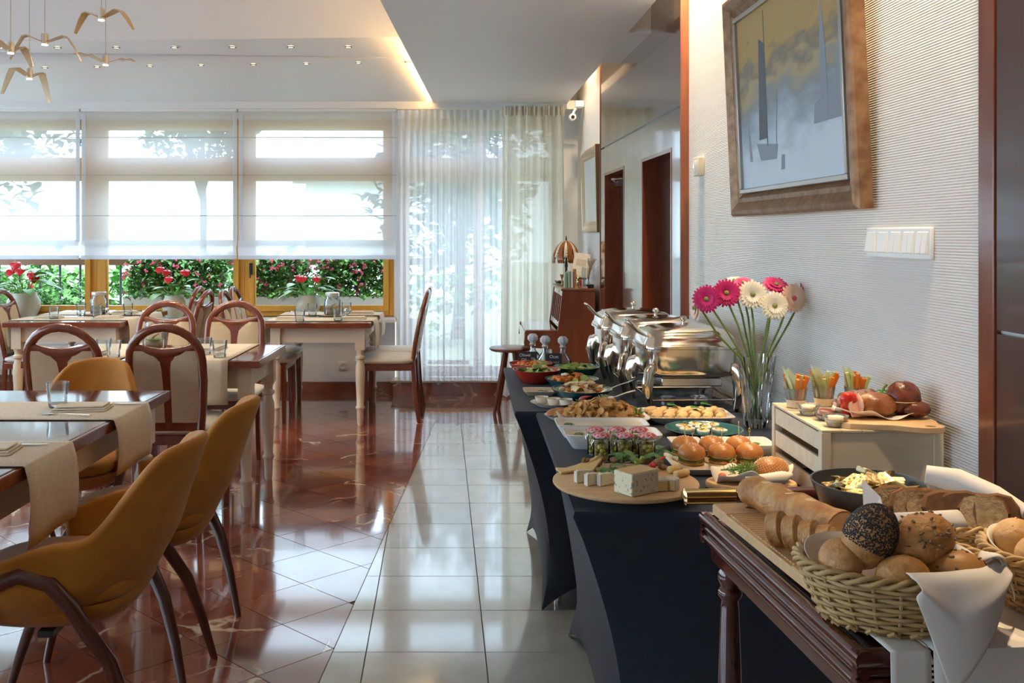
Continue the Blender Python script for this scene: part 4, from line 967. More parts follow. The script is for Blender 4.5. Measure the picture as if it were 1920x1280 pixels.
def salad(name, label, p, r, kinds, n, dome=.02, sq=1.0, group=None):
    t = thing(name, label, 'salad', p, group=group)
    obj('salad_bed', MB().ell((0,0,0), (r*.86, r*.86*sq, dome*.9), 18, 5, jit=.25, z0=-.2), MATS[kinds[0]] if kinds[0] in MATS else ML[kinds[0]][1], t)
    for k in range(n):
        a = k*2.4; q = r*.86*math.sqrt((k+.5)/n); kd = kinds[k % len(kinds)]; me, mt = ML[kd]
        o = obj(kd, me, mt, t, loc=(q*cos(a), sq*q*sin(a), dome*(1-(q/r)**2)+.006), rot=(rng.uniform(-.6,.6), rng.uniform(-.6,.6), rng.uniform(0,6.3)), smooth=60)
        s = rng.uniform(.8, 1.25); o.scale = (s, s, s)
    return t
def filled(name, label, p, r, h, mat, inner, slabel, kinds, n, dome=.02, foot=.55):
    bowl(name, label, p, r, h, mat, inner, foot=foot); salad('mixed_salad', slabel, (p[0], p[1], p[2]+h*.56), r*.80, kinds, n, dome)
filled('salad_bowl', 'red glazed bowl in front of the chalkboard signs', (.277, 4.315, BZ), .100, .055, REDG, REDG, 'carrot and prawn salad in the red bowl by the chalkboards', ['carrot_piece','leaf','carrot_piece','chicken_piece','tomato_piece'], 34)
filled('salad_bowl', 'red glazed bowl next to the table edge before the other red one', (.287, 4.095, BZ), .103, .058, REDG, REDG, 'green and cheese salad in the red bowl away from the chalkboards', ['leaf','cheese_shaving','basil_leaf','cucumber_slice','chicken_piece'], 34)
filled('salad_bowl', 'green glazed bowl beside the red bowls and chafing-dish legs', (.468, 4.20, BZ), .103, .055, GREENG, MINTG, 'leafy green salad with a pale dip in the green bowl', ['leaf','leaf','cucumber_slice','leaf'], 34)
filled('salad_plate', 'teal bowl of orange-topped salad behind the other teal bowl', (.418, 3.92, BZ), .110, .045, TEALG, MINTG, 'salad with orange segments and lettuce in the teal bowl without spoons', ['carrot_piece','leaf','radicchio_leaf','carrot_piece','chicken_piece'], 40, .03)
filled('salad_plate', 'teal bowl of cheese-shaving salad with serving spoons', (.428, 3.66, BZ), .117, .045, TEALG, MINTG, 'salad of cheese shavings, dark leaves and croutons in the teal bowl with the spoons', ['cheese_shaving','radicchio_leaf','chicken_piece','carrot_piece','cheese_shaving','nut'], 46, .03)
def spoon(p, rz, mat, lb, tilt=.25, L=.16):
    t = thing('serving_spoon', lb, 'spoon', p, rot=(0, -tilt, rz), group='serving spoons on the buffet')
    obj('handle', MB().tube([(.025,0,.004),(.08,0,.006),(L,0,.004)], [.003,.004,.005], 8, flat=.6), mat, t); obj('spoon_bowl', MB().ell((0,0,.006), (.03,.02,.007), 12, 5, z0=-1), mat, t, smooth=80)
spoon((.50, 3.62, BZ+.035), .35, STEEL, 'steel serving spoon resting in the teal bowl with the spoons')
spoon((.497, 3.45, BZ+.035), .42, WHITECER, 'white ceramic spoon sticking out of the chanterelle platter', .2, .12)
WOODPL = M('beech_board', (.62,.38,.18), .5, var=((.70,.46,.24), 5), stretch=(1.5,12,12))
rdish('serving_plate', 'pale rectangular plate with one green leaf beside the teal bowl', (.278, 3.80, BZ), .13, .12, .018, M('sand_ceramic', (.66,.54,.40), .4), 'plate')
tag(obj('basil_sprig', MB().leaf((-.02,0,0), (1,.2,.3), .045, .02, .5).leaf((0,0,0), (.8,-.6,.4), .03, .016, .5), BASIL, loc=(.29, 3.80, BZ+.010)), 'green leaf lying on the pale rectangular plate', 'leaf')
bowl('oval_plate', 'white oval plate carrying three small dip bowls', (.307, 3.545, BZ), .082, .014, WHITECER, cat='plate', foot=.7)
for i, (dx, dy, lb) in enumerate(((-.038,.025,'small cream dip bowl at the table-edge end of the oval plate'),(.004,-.012,'small cream dip bowl in the middle of the oval plate'),(.046,-.030,'small cream dip bowl nearest the browned meat slices'))):
    t = bowl('dip_bowl', lb, (.307+dx, 3.55+dy, BZ+.004), .026, .024, M('cream_ceramic', (.76,.68,.54), .35), group='cream dip bowls on the oval plate', foot=.7)
    obj('dip', MB().lathe([(.021,.016),(.01,.0185)], 14), CHEESEY, t); obj('herb', MB().leaf((0,0,.019), (1,.3,.2), .014, .008), BASIL, t)
bowl('round_plate', 'white round plate of browned meat slices', (.318, 3.295, BZ), .062, .014, WHITECER, cat='plate', foot=.7)
MEATB = M('roast_crust', (.32,.115,.03), .5, var=((.50,.23,.07), 30), bump=(60,.4))
for i, (dx, dy, rz) in enumerate(((-.028,.004,.3),(-.008,-.012,.1),(.014,-.022,-.1),(.012,.016,.4),(-.012,.022,.2))):
    t = thing('meat_slice', 'browned meat slice overlapping others on the white round plate', 'meat', (.318+dx, 3.295+dy, BZ+.014), rot=(.15, -.35, rz), group='browned meat slices')
    obj('slice', MB().ell((0,0,.008), (.024,.022,.009), 14, 6, jit=.12), MEATB, t); obj('fat_edge', MB().tube([(.024*cos(a), .022*sin(a), .008) for a in [PI*k/8 for k in range(9)]], .002, 5), CHICK, t)
# chanterelle platter
rdish('serving_platter', 'white platter heaped with golden chanterelles and meat', (.445, 3.235, BZ), .30, .22, .028, WHITECER, 'platter')
CHAN = M('chanterelle', (.58,.27,.06), .55, var=((.74,.46,.18), 40), rnd=.15)
CHM = MB().lathe([(.004,0),(.005,.010),(.008,.017),(.014,.022),(.013,.025),(.004,.021)], 10).mesh('mushroom_cap')
t = thing('chanterelle_heap', 'heap of golden chanterelles and nuts on the white platter', 'mushrooms', (.445, 3.235, BZ+.012))
obj('heap_core', MB().ell((0,0,0), (.125,.09,.04), 20, 6, jit=.3, z0=0), M('roast_crust'), t)
for k in range(85):
    a = k*2.4; q = math.sqrt((k+.5)/85); x, y = .128*q*cos(a), .093*q*sin(a); z = .044*(1-q*q)+.003
    if k % 5 == 4: obj('nut', ML['nut'][0], NUTB, t, loc=(x,y,z+.004), rot=(rng.random(), rng.random(), a))
    else: obj('chanterelle', CHM, CHAN, t, loc=(x,y,z-.004), rot=(rng.uniform(-.9,.9), rng.uniform(-.9,.9), a), smooth=60)
def chili(p, rz, L, lb, tilt=0, curve=.3):
    t = thing('red_chili', lb, 'chili', p, rot=(0, tilt, rz)); m = 8; pts = [(L*k/m, L*curve*sin(PI*.8*k/m), .006+.15*L*(k/m)**2) for k in range(m+1)]
    obj('pod', MB().tube(pts, [.006,.008,.0085,.008,.0075,.0065,.005,.003,.0008], 10), TOMA, t, smooth=80); obj('stalk', MB().tube([(0,0,.006),(-.01,0,.009),(-.018,.003,.012)], [.005,.002,.0018], 6), STEMG, t)
chili((.385, 3.33, BZ+.048), .5, .06, 'curled red chili on the chanterelle heap', 0, .5)
t = thing('sprout_tuft', 'tuft of pale green sprouts on the chanterelle heap', 'sprouts', (.465, 3.33, BZ+.046)); s_ = MB()
for k in range(70): a = rng.uniform(0, 6.28); e = rng.uniform(.3, 1.4); q = Vector((cos(a)*cos(e), sin(a)*cos(e), sin(e))); s_.tube([q*.004, q*.02, q*.036+Vector((0,0,-.004))], .0007, 4)
o = obj('sprouts', s_, M('sprout_green', (.45,.48,.20), .6), t); o['kind'] = 'stuff'
obj('sprout_base', MB().ell((0,0,.002), (.014,.014,.006), 10, 4), M('sprout_green'), t)
for i, (x, y, lb) in enumerate(((.56, 3.20,'dill sprig at the vase-side rim of the chanterelle platter'),(.53, 3.30,'dill sprig lying beyond the chanterelle heap'))):
    s_ = MB()
    for k in range(40): a = rng.uniform(0,6.28); e = rng.uniform(.2,1.3); q = Vector((cos(a)*cos(e), sin(a)*cos(e), sin(e))); s_.tube([(0,0,0), q*.014, q*.028], .0008, 4)
    tag(obj('dill_sprig', s_, HERBS, loc=(x, y, BZ+.03)), lb, 'herb')
# long dip dishes
def dipdish(p, w, d, lb, hx, group=None, h=.042):
    t = rdish('dip_dish', lb, p, w, d, h, WHITECER, group=group, flare=.82)
    obj('dip', MB().rings([[(x, y, h-.010) for x, y, _ in se_ring(0,0,0,w/2*.93,d/2*.90,28,9)], [(x, y, h-.0085) for x, y, _ in se_ring(0,0,0,w/2*.4,d/2*.4,28,9)]], False, True), M('creamy_dip', (.80,.70,.54), .35), t)
    l = MB()
    for k in range(4): a = k*1.6+.3; l.leaf((hx,0,h-.008), (cos(a), sin(a), .4), .018, .012, .5)
    obj('herb', l, BASIL, t)
dipdish((.425, 2.875, BZ), .29, .135, 'long white dish of creamy dip directly behind the jars', -.095)
dipdish((.415, 3.025, BZ), .29, .135, 'long white dish of creamy dip before the chanterelle platter', -.10)
for i, (x, lb) in enumerate(((.632,'small square dip dish nearest the long dip dishes'),(.732,'small square dip dish between its two twins'),(.832,'small square dip dish nearest the wooden crate'))): dipdish((x, 2.795, BZ), .095, .125, lb, .0, 'small white square dip dishes', .030)

# ---- clip-top jars of olives
GING = M('gingham_cloth', (.62,.06,.08), .8)
def _ging():
    N, L, b = nodes(GING); tc = N.new('ShaderNodeTexCoord').outputs['Object']; ck = N.new('ShaderNodeTexChecker'); ck.inputs['Scale'].default_value = 130; L.new(tc, ck.inputs['Vector'])
    ck.inputs['Color1'].default_value = (.66,.07,.09,1); ck.inputs['Color2'].default_value = (.82,.50,.48,1); L.new(ck.outputs[0], b.inputs['Base Color'])
_ging()
OLIV = M('olive_green', (.46,.38,.10), .3, rnd=.35); BRINE = M_clear('brine_glass', (.96,.97,.91), edge=1.14)
OLM = MB().ell((0,0,0), (.0085,.007,.007), 8, 6).mesh('olive')
def make_jar():
    t = thing('preserve_jar', 'x', 'jar', group='clip-top jars of olives')
    obj('jar_glass', MB().lathe([(.020,0),(.023,.002),(.0235,.055),(.021,.060),(.021,.064),(.0195,.064),(.0195,.059),(.0215,.054),(.021,.004)], 24), BRINE, t, smooth=50)
    for k in range(26):
        a = k*2.4; z = .009+.011*(k//6); q = .0125 if k % 6 else 0.0
        obj('olive', OLM, OLIV, t, loc=(q*cos(a), q*sin(a), z), rot=(a, a*.7, 0), smooth=80)
    lid = obj('lid', MB().lathe([(.0215,.065),(.0225,.067),(.0225,.072),(.020,.0755),(.008,.077)], 24), LIDM, t)
    def cl(u, v): a = 2*PI*u; r = (.006+.0205*v); return (r*cos(a), r*sin(a), .0785 - .0045*v**3 - (.004*v**4*(1+.5*sin(9*a))))
    obj('cloth_cover', MB().grid(cl, 36, 5, closeu=True).lathe([(.0062,.0784),(.001,.0786)], 36), GING, lid, smooth=80)
    w = MB().tube([(.0245*cos(a), .0245*sin(a), .0605) for a in [2*PI*k/20 for k in range(20)]], .0009, 5, closed=True)
    w.tube([(-.0245,.006,.061),(-.028,.006,.052),(-.0285,0,.045),(-.028,-.006,.052),(-.0245,-.006,.061)], .0011, 5).tube([(-.0285,0,.045),(-.034,0,.040)], .0011, 5).tube([(-.025,.008,.06),(-.026,.008,.072),(-.020,.006,.076)], .001, 5).tube([(.025,.008,.06),(.026,.006,.072),(.020,.005,.076)], .001, 5)
    obj('wire_clasp', w, STEEL, t)
    return t
jr = make_jar()
for i, (x, y, lb) in enumerate(((.368,2.675,'olive jar by the jam bowl, in the row facing the cheese board'),(.433,2.675,'olive jar in the middle of the row facing the cheese board'),(.494,2.675,'olive jar in the row facing the cheese board, next to the burgers'),
                                (.362,2.755,'olive jar behind the jam-bowl jar, before the dip dish'),(.424,2.755,'olive jar in the middle of the row before the dip dish'),(.487,2.755,'olive jar of the dip-dish row closest to the burgers'))):
    o = jr if i == 0 else copy_tree(jr); o.location = (x, y, BZ); o.rotation_euler = (0,0,.25); o['label'] = lb

# ---- pastry platter and eggs
rdish('serving_platter', 'white rectangular platter of filled pastry rolls below the vase', (.735, 3.265, BZ), .30, .20, .026, WHITECER, 'platter')
PAST = M('pastry_gold', (.66,.42,.17), .6, var=((.76,.56,.30), 20), bump=(60,.25)); FILL = M('dark_filling', (.10,.07,.04), .7, var=((.25,.2,.1), 60))
k = 0
for r_ in range(3):
    for c in range(6):
        t = thing('pastry_roll', 'golden pastry roll with dark filling on the rectangular platter', 'pastry', (.625+.043*c+.01*(r_ % 2), 3.205+.052*r_, BZ+.020), .9+rng.uniform(-.25,.25), group='filled pastry rolls'); k += 1
        obj('roll', MB().tube([(-.026,0,.002),(-.02,0,.004),(0,0,.005),(.02,0,.004),(.026,0,.002)], [.011,.014,.0145,.014,.011], 10), PAST, t, smooth=60); obj('filling', MB().tube([(-.0268,0,.002),(-.0262,0,.002)], [.008,.008], 8).tube([(.0262,0,.002),(.0268,0,.002)], [.008,.008], 8), FILL, t)
for i, (x, y) in enumerate(((.70,3.30),(.77,3.25),(.82,3.32))): tag(obj('mint_leaf', MB().leaf((-.02,0,0), (1,0,.1), .045, .026, .25).leaf((-.015,.01,0), (.7,.7,.15), .036, .022, .25), BASIL, loc=(x, y, BZ+.044)), 'green leaf pair laid over the pastry rolls', 'leaf', 'leaves on the pastry platter')
bowl('egg_plate', 'teal plate with halved eggs before the pastry platter', (.733, 3.005, BZ), .120, .026, TEALG, TEALG, 'plate', foot=.6)
EGGW = M('egg_white', (.84,.80,.70), .3); YOLK = M('egg_yolk', (.80,.42,.05), .5)
for i in range(7):
    a = i*.9; t = thing('egg_half', 'halved boiled egg with chopped chives on the teal plate', 'egg', (.733+.062*cos(a)*(i > 0), 3.005+.052*sin(a)*(i > 0), BZ+.012), a, group='halved eggs on the teal plate')
    obj('white', MB().rings([[(.027*k*cos(2*PI*j/20), .020*k*sin(2*PI*j/20), z) for j in range(20)] for k, z in ((.3,0),(.7,.004),(.93,.011),(1,.017),(.96,.0185))]), EGGW, t, smooth=50); obj('yolk', MB().ell((0,0,.0185), (.014,.011,.004), 12, 4), YOLK, t)
    h_ = MB()
    for k in range(7): h_.leaf((rng.gauss(0,.009), rng.gauss(0,.007), .023), (rng.gauss(0,1), rng.gauss(0,1), .2), .010, .006, .3, n=2)
    obj('chives', h_, BASIL, t)

# ---- burgers on a platter
rdish('serving_platter', 'white platter carrying the six sesame burgers', (.672, 2.595, BZ), .27, .20, .020, WHITECER, 'platter')
BUN = M('bun_crust', (.40,.13,.022), .35, var=((.58,.25,.06), 18, .25)); CRUMB = M('bun_crumb', (.74,.56,.33), .8); SESA = M('sesame', (.88,.74,.48), .5); PATTY = M('fried_patty', (.40,.14,.03), .6, var=((.56,.26,.06), 60), bump=(120,.6)); STICK = M('bamboo', (.62,.46,.24), .6)
def make_burger():
    t = thing('mini_burger', 'x', 'burger', group='sesame burgers on the white platter')
    obj('bun_bottom', MB().lathe([(.026,0),(.034,.004),(.035,.012),(.033,.016)], 22), CRUMB, t, smooth=60)
    obj('patty', MB().ell((0,0,.022), (.036,.035,.009), 20, 6, jit=.12), PATTY, t)
    def lt(u, v): a = 2*PI*u; r = .012+.024*v; return (r*cos(a), r*sin(a), .030 + .004*sin(5*a)*v + .003*sin(9*a+1)*v)
    obj('lettuce', MB().grid(lt, 36, 3, closeu=True), LETT, t, smooth=80)
    obj('sauce', MB().lathe([(.03,.031),(.032,.033),(.03,.035)], 18), M('mayo', (.78,.68,.46), .4), t)
    b = obj('bun_top', MB().lathe([(.034,.035),(.0365,.039),(.036,.047),(.031,.057),(.020,.065),(.006,.068)], 24), BUN, t, smooth=60)
    s_ = MB()
    for k in range(70):
        a = k*2.4; q = .032*math.sqrt((k+.5)/70); z = .068-.022*(q/.035)**2.2; s_.ell((q*cos(a), q*sin(a), z+.0006), (.0024,.0016,.0012), 5, 3, rot=(0,0,a))
    o = obj('sesame_seeds', s_, SESA, b); o['kind'] = 'stuff'
    obj('skewer', MB().cyl((0,0,.04), (0,0,.098), .0011, n=6).tube([(.005*cos(a), 0, .102+.006*sin(a)) for a in [2*PI*k/10 for k in range(10)]], .0011, 5, closed=True), STICK, t)
    return t
bg_ = make_burger()
for i, (x, y, rx, rz, lb) in enumerate(((.590,2.555,.10,.2,'sesame burger showing its fried patty and lettuce by the chili'),(.672,2.557,.0,.5,'sesame burger in the middle of the row by the paper-wrapped sandwich'),(.746,2.557,0,.9,'sesame burger of the sandwich-side row closest to the crate'),
                                       (.594,2.645,0,.1,'sesame burger behind the one with the exposed patty'),(.668,2.645,0,.7,'sesame burger in the middle of the dip-dish side row'),(.742,2.645,0,1.2,'sesame burger of the dip-dish side row closest to the crate'))):
    o = bg_ if i == 0 else copy_tree(bg_); o.location = (x, y, BZ+.008); o.rotation_euler = (rx, 0, rz); o['label'] = lb

# ---- paper-wrapped sandwich on an oval board
t = thing('oval_board', 'oval wooden board under the paper-wrapped sesame sandwich', 'board', (.700, 2.385, BZ), -.05)
obj('board', MB().rings([[(.112*k*cos(2*PI*j/40), .068*k*sin(2*PI*j/40), z) for j in range(40)] for k, z in ((.92,0),(1,.004),(1,.014),(.97,.018))]), WOODPL, t, smooth=50)
PAPER = M('parchment', (.74,.64,.53), .7, var=((.80,.72,.62), 15))
def crump(cx, cy, rx, ry, h, seed, pw=.5):
    def fn(u, v): a = 2*PI*u; r = v; return (cx+rx*r*cos(a)*(1+.08*sin(5*a+seed)), cy+ry*r*sin(a)*(1+.10*sin(4*a+seed*2)), h*(r**3)*(.6+pw*sin(3*a+seed)+.25*sin(7*a+seed)) + .002)
    return MB().grid(fn, 64, 8, closeu=True)
t = thing('parchment_wrap', 'crumpled parchment paper around the sesame sandwich', 'paper', (.700, 2.382, BZ+.0185))
obj('sheet', crump(0, 0, .098, .056, .030, 1.0), PAPER, t, smooth=60, solid=.0008)
obj('twist', MB().tube([(-.03,-.052,.018),(.02,-.058,.020),(.06,-.050,.022),(.088,-.03,.024)], [.008,.014,.016,.006], 12), PAPER, t, smooth=60)
t = thing('sesame_roll', 'sesame-crusted sandwich roll in the parchment', 'bread', (.752, 2.392, BZ+.023), .2)
obj('roll', MB().ell((0,0,.024), (.046,.034,.030), 22, 10), M('bun_crust'), t, smooth=80); s_ = MB()
for k in range(240):
    a = k*2.4; e = math.asin(min(1, (k+.5)/240)); q = Vector((.0465*cos(a)*cos(e), .0345*sin(a)*cos(e), .024+.0305*sin(e))); s_.ell(q, (.0017,.0012,.0009), 5, 3, rot=(0,0,a))
o = obj('sesame_seeds', s_, SESA, t); o['kind'] = 'stuff'
for x, y, lb in ((.625,2.372,'cherry tomato half at the outer end of the parchment'),(.705,2.352,'cherry tomato half in front of the sesame roll')):
    t = thing('cherry_tomato', lb, 'tomato', (x, y, BZ+.030)); obj('half', MB().ell((0,0,.004), (.010,.010,.008), 12, 6), M('tomato_orange', (.72,.10,.02), .2), t); obj('cut_face', MB().ell((0,-.006,.006), (.007,.003,.005), 10, 4), CARR, t)
t = thing('dill_bunch', 'bunch of dill and a cucumber stick lying before the sesame roll', 'herb', (.682, 2.382, BZ+.040)); s_ = MB()
for k in range(160): c = Vector((rng.gauss(.005,.018), rng.gauss(0,.008), rng.uniform(-.006,.016))); a = rng.uniform(0,6.28); e = rng.uniform(-.2,1.2); q = Vector((cos(a)*cos(e), sin(a)*cos(e), sin(e))); s_.tube([c, c+q*.010, c+q*.018], .0008, 4)
o = obj('fronds', s_, HERBS, t); o['kind'] = 'stuff'; obj('cucumber_stick', MB().tube([(-.055,.012,.004),(-.01,.010,.008),(.0,.010,.006)], [.003,.007,.004], 8, flat=.6), BASIL, t)

# ---- round cheese board
CBX, CBY, CBZ = .379, 2.333, .785
t = thing('round_board', 'round wooden cheese board overhanging the buffet corner', 'board', (CBX, CBY, BZ))
obj('board', MB().lathe([(.15,.022),(.172,.024),(.176,.029),(.1755,.033),(.170,.035),(.05,.0352)], 64), WOODPL, t, smooth=50)
obj('turntable_foot', MB().lathe([(.085,0),(.085,.010),(.06,.012),(.06,.022)], 36), BLACKP, t, label='dark turntable foot')
def cb(px, py, dz=0): p = on(px, py, CBZ+.0005); return (p[0], p[1], p[2]+dz)
BLUEC = M('blue_cheese', (.76,.66,.44), .5, var=((.80,.72,.52), 25)); 
def _blue():
    N, L, b = nodes(BLUEC); tc = N.new('ShaderNodeTexCoord').outputs['Object']; v = N.new('ShaderNodeTexNoise'); v.inputs['Scale'].default_value = 130; v.inputs['Detail'].default_value = 3; L.new(tc, v.inputs['Vector'])
    r = N.new('ShaderNodeValToRGB'); r.color_ramp.elements[0].position = .33; r.color_ramp.elements[0].color = (.22,.26,.24,1); r.color_ramp.elements[1].position = .41; r.color_ramp.elements[1].color = (.80,.71,.48,1); L.new(v.outputs[0], r.inputs[0]); L.new(r.outputs[0], b.inputs['Base Color'])
_blue()
BRIE = M('brie_rind', (.80,.76,.68), .7, var=((.62,.54,.42), 60, .3), bump=(90,.3)); GOUDA = M('gouda', (.74,.52,.20), .45); SMOKED = M('smoked_cheese', (.82,.60,.28), .4, var=((.72,.46,.16), 8))
t = thing('blue_cheese_block', 'large block of blue-veined cheese on the round board', 'cheese', cb(1193, 922), .62)
obj('block', MB().box(-.043,.043,-.030,.030,0,.052), BLUEC, t, bevel=.003); obj('rind_top', MB().box(-.041,.041,-.028,.028,.0522,.0528), GOUDA, t)
for i, (px, py, rz) in enumerate(((1096,902,.5),(1115,908,.55),(1138,908,.6))):
    t = thing('blue_cheese_slice', NTH[2-i]+' blue cheese slice from the large blue cheese block', 'cheese', cb(px, py), rot=(0, 0, rz), group='blue cheese slices'); obj('slice', MB().prism([(-.026,0),(.026,0),(.022,.026),(-.022,.030)], -.007, .007, 'y'), BLUEC, t, bevel=.002); obj('rind', MB().box(-.0265,-.0255,-.0065,.0065,.001,.028), BRIE, t)
for i, (px, py, rz, lb) in enumerate(((1236,918,.1,'brie wedge touching the blue cheese block'),(1258,917,-.5,'brie wedge with a rounded rind next to the rolled cheese'))):
    t = thing('brie_wedge', lb, 'cheese', cb(px, py), rz, group='brie wedges'); obj('wedge', MB().prism([(-.018,-.016),(.016,-.018),(.018,.012),(0,.022),(-.016,.016)], 0, .027), BRIE, t, bevel=.003); obj('paste', MB().box(-.0165,.0145,-.0185,-.0165,.003,.024), GOUDA, t)
for i, (px, py, rz, tl) in enumerate(((1075,884,.3,.0),(1088,880,.5,.25),(1101,877,.7,.3),(1112,882,.9,.2))):
    t = thing('cheese_slice', NTH[3-i]+' yellow cheese triangle from the walnuts in the fan on the round board', 'cheese', cb(px, py, .002+.003*i), rot=(0, -tl, rz), group='yellow cheese triangles'); obj('slice', MB().prism([(-.04,-.02),(.045,0),(-.035,.028)], 0, .0045), GOUDA, t); obj('rind', MB().obox((-.0375,.004,.0022), (.003,.048,.0048), (0,0,-.1)), SMOKED, t)
for i, (px, py, rz, lb) in enumerate(((1265,885,.7,'rolled smoked cheese stick nearer the burgers'),(1278,894,.6,'rolled smoked cheese stick at the board edge'))):
    t = thing('cheese_roll', lb, 'cheese', cb(px, py, .009), rz, group='smoked cheese rolls'); obj('roll', MB().tube([(-.022,0,0),(-.02,0,0),(.02,0,0),(.023,0,0)], [.007,.0092,.0092,.006], 14), SMOKED, t, smooth=60); obj('end_swirl', MB().cyl((-.0226,0,0), (-.0222,0,0), .005), GOUDA, t)
WALN = M('walnut_kernel', (.26,.11,.04), .55, var=((.40,.20,.08), 60), bump=(90,.6))
for i, (px, py, dz) in enumerate(((1098,876,.012),(1124,886,.0),(1120,873,.0),(1128,865,.0),(1236,892,.030),(1243,880,0),(1215,868,0),(1152,866,0))):
    t = thing('walnut', 'walnut kernel on top of the brie wedge' if i == 4 else 'walnut kernel scattered on the round cheese board', 'walnut', cb(px, py, dz), rng.uniform(0,6), group='walnut kernels'); 
    for s in (-1, 1): obj('lobe', MB().ell((0,s*.0045,.006), (.0115,.006,.0065), 12, 6, jit=.35), WALN, t, smooth=80)
chili(cb(1219, 884, .004), .55, .062, 'red chili lying behind the blue cheese block', -.2, .15)
for i, (px, py, lb) in enumerate(((1165,872,'basil sprig rising behind the blue cheese block'),(1140,900,'basil leaves drooping over the blue cheese slices'),(1230,868,'basil sprig near the chili on the cheese board'))):
    t = thing('basil_sprig', lb, 'herb', cb(px, py, .003)); obj('stalk', MB().tube([(0,0,0),(.004,0,.02),(.006,0,.034)], .0015, 5), STEMG, t)
    for k in range(5): a = k*1.35+i; obj('leaf', MB().leaf((.004,0,.012+.005*k), (cos(a), sin(a)-.3, .35), .042, .025, .5), BASIL, t, smooth=80)
for px, py in ((1195,872),(1205,868),(1188,866)): 
    t = thing('grape', 'green grape on the cheese board behind the block', 'grape', cb(px, py, .009), group='green grapes'); obj('berry', MB().ell((0,0,0), (.009,.009,.0095), 12, 8), M('grape_green', (.38,.46,.10), .2), t, smooth=90); obj('stalk', MB().cyl((0,0,.009), (.002,0,.015), .001, n=5), STEMG, t)
t = thing('jam_bowl', 'tiny glass bowl of red relish beside the cheese board', 'bowl', (.338, 2.575, BZ)); obj('glass', MB().lathe([(.012,0),(.014,.002),(.022,.016),(.023,.02),(.021,.02),(.013,.004)], 20), TUMB, t); obj('relish', MB().ell((0,0,.014), (.019,.019,.009), 12, 5, jit=.3), TOMA, t)

# ---- oil carafes and chalkboard signs
def carafe(x, y, lb, s=1.0):
    t = thing('oil_carafe', lb, 'carafe', (x, y, BZ), group='clear glass oil carafes'); t.scale = (s,)*3
    obj('bottle', MB().lathe([(.022,0),(.03,.004),(.040,.03),(.039,.055),(.028,.075),(.013,.088),(.012,.108),(.017,.112),(.017,.116),(.011,.116),(.010,.09),(.036,.052),(.037,.03),(.026,.006)], 24), TUMB, t, smooth=50)
    st = obj('stopper', MB().rings([[(r*cos(2*PI*j/8), r*sin(2*PI*j/8), z) for j in range(8)] for r, z in ((.008,.110),(.008,.120),(.014,.127),(.0245,.139),(.0245,.153),(.014,.165))]), M_clear('cut_stopper', (.9,.92,.92), edge=1.3, dens=.6), t, smooth=0)
    obj('collar', MB().lathe([(.013,.114),(.0155,.118),(.013,.122)], 16), M('cork_cream', (.66,.58,.44), .6), st)
carafe(.298, 4.512, 'clear carafe with faceted stopper behind the olive oil sign'); carafe(.352, 4.462, 'clear carafe with faceted stopper between the two chalkboard signs', .97); carafe(.432, 4.435, 'clear round carafe with faceted stopper beside the vinegar sign', .97)
CHALKB = M('chalkboard', (.022,.024,.027), .6); CHALK = M('chalk_white', (.80,.80,.78), .8)
def text(body, size, parent, loc, rot, mat, name='lettering', ext=.0002):
    c = bpy.data.curves.new('t', 'FONT'); c.body = body; c.size = size; c.extrude = ext; c.align_x = 'CENTER'; c.align_y = 'CENTER'; o = bpy.data.objects.new('t', c); COL.objects.link(o)
    bpy.context.view_layer.update(); me = bpy.data.meshes.new_from_object(o.evaluated_get(bpy.context.evaluated_depsgraph_get())); bpy.data.objects.remove(o)
    return obj(name, me, mat, parent, loc=loc, rot=rot, smooth=0)
for x, y, w, rz, lines, lb in ((.270, 4.432, .088, .05, (('Oliwei',-.012,.074,.020),('Oil',-.018,.052,.020),('Na',.026,.058,.016)), 'small chalkboard sign reading Oliwei Oil before the carafes'), (.386, 4.372, .072, -.06, (('Ocet',0,.074,.020),('Vinegar',0,.050,.017)), 'small chalkboard sign reading Ocet Vinegar by the round carafe')):
    t = thing('chalkboard_sign', lb, 'sign', (x, y, BZ), rot=(-.18, 0, rz)); obj('slate', MB().box(-w/2, w/2, -.002, .002, .001, .090), CHALKB, t, bevel=.0008); obj('prop', MB().obox((0,.014,.024), (.02,.002,.05), (.5,0,0)), CHALKB, t)
    for b, dx, z, sz in lines: text(b, sz, t, (dx, -.0026, z), (PI/2, 0, 0), CHALK)
# ================================================================== CRATE
PINE = M('pale_crate_wood', (.66,.53,.35), .6, var=((.74,.62,.44), 4), stretch=(1,9,9)); PINEV = M('pale_crate_post', (.68,.55,.37), .6, var=((.75,.63,.45), 4), stretch=(9,9,1))
t = thing('wooden_crate', 'pale slatted wooden crate serving as a riser by the papered wall', 'crate', (.822, 2.24, BZ)); CW, CD, CH = .285, .37, .168
for x in (0, CW-.022):
    for y in (0, CD-.022): obj('post', MB().box(x, x+.022, y, y+.022, 0, CH), PINEV, t, bevel=.001)
for k in range(3):
    z = .004+.059*k
    for x in (.003, CW-.011): obj('slat', MB().box(x, x+.008, .022, CD-.022, z, z+.042), PINE, t, bevel=.001)
obj('end_panel', MB().box(.022, CW-.022, .004, .014, .0, CH-.001), PINE, t); obj('end_panel', MB().box(.022, CW-.022, CD-.014, CD-.004, .0, CH-.001), PINE, t)
for k in range(6): obj('top_slat', MB().box(.001+k*.0472, .001+k*.0472+.0460, .0, CD, CH+.0002, CH+.006), PINE, t, bevel=.001)
KZ = BZ+CH+.0062
CUPM = M_clear('cup_plastic', (.90,.90,.86), edge=1.3, dens=.12); CEL = M('celery_green', (.55,.62,.25), .4, rnd=.1); PCUP = M('paper_cup', (.74,.58,.36), .7)
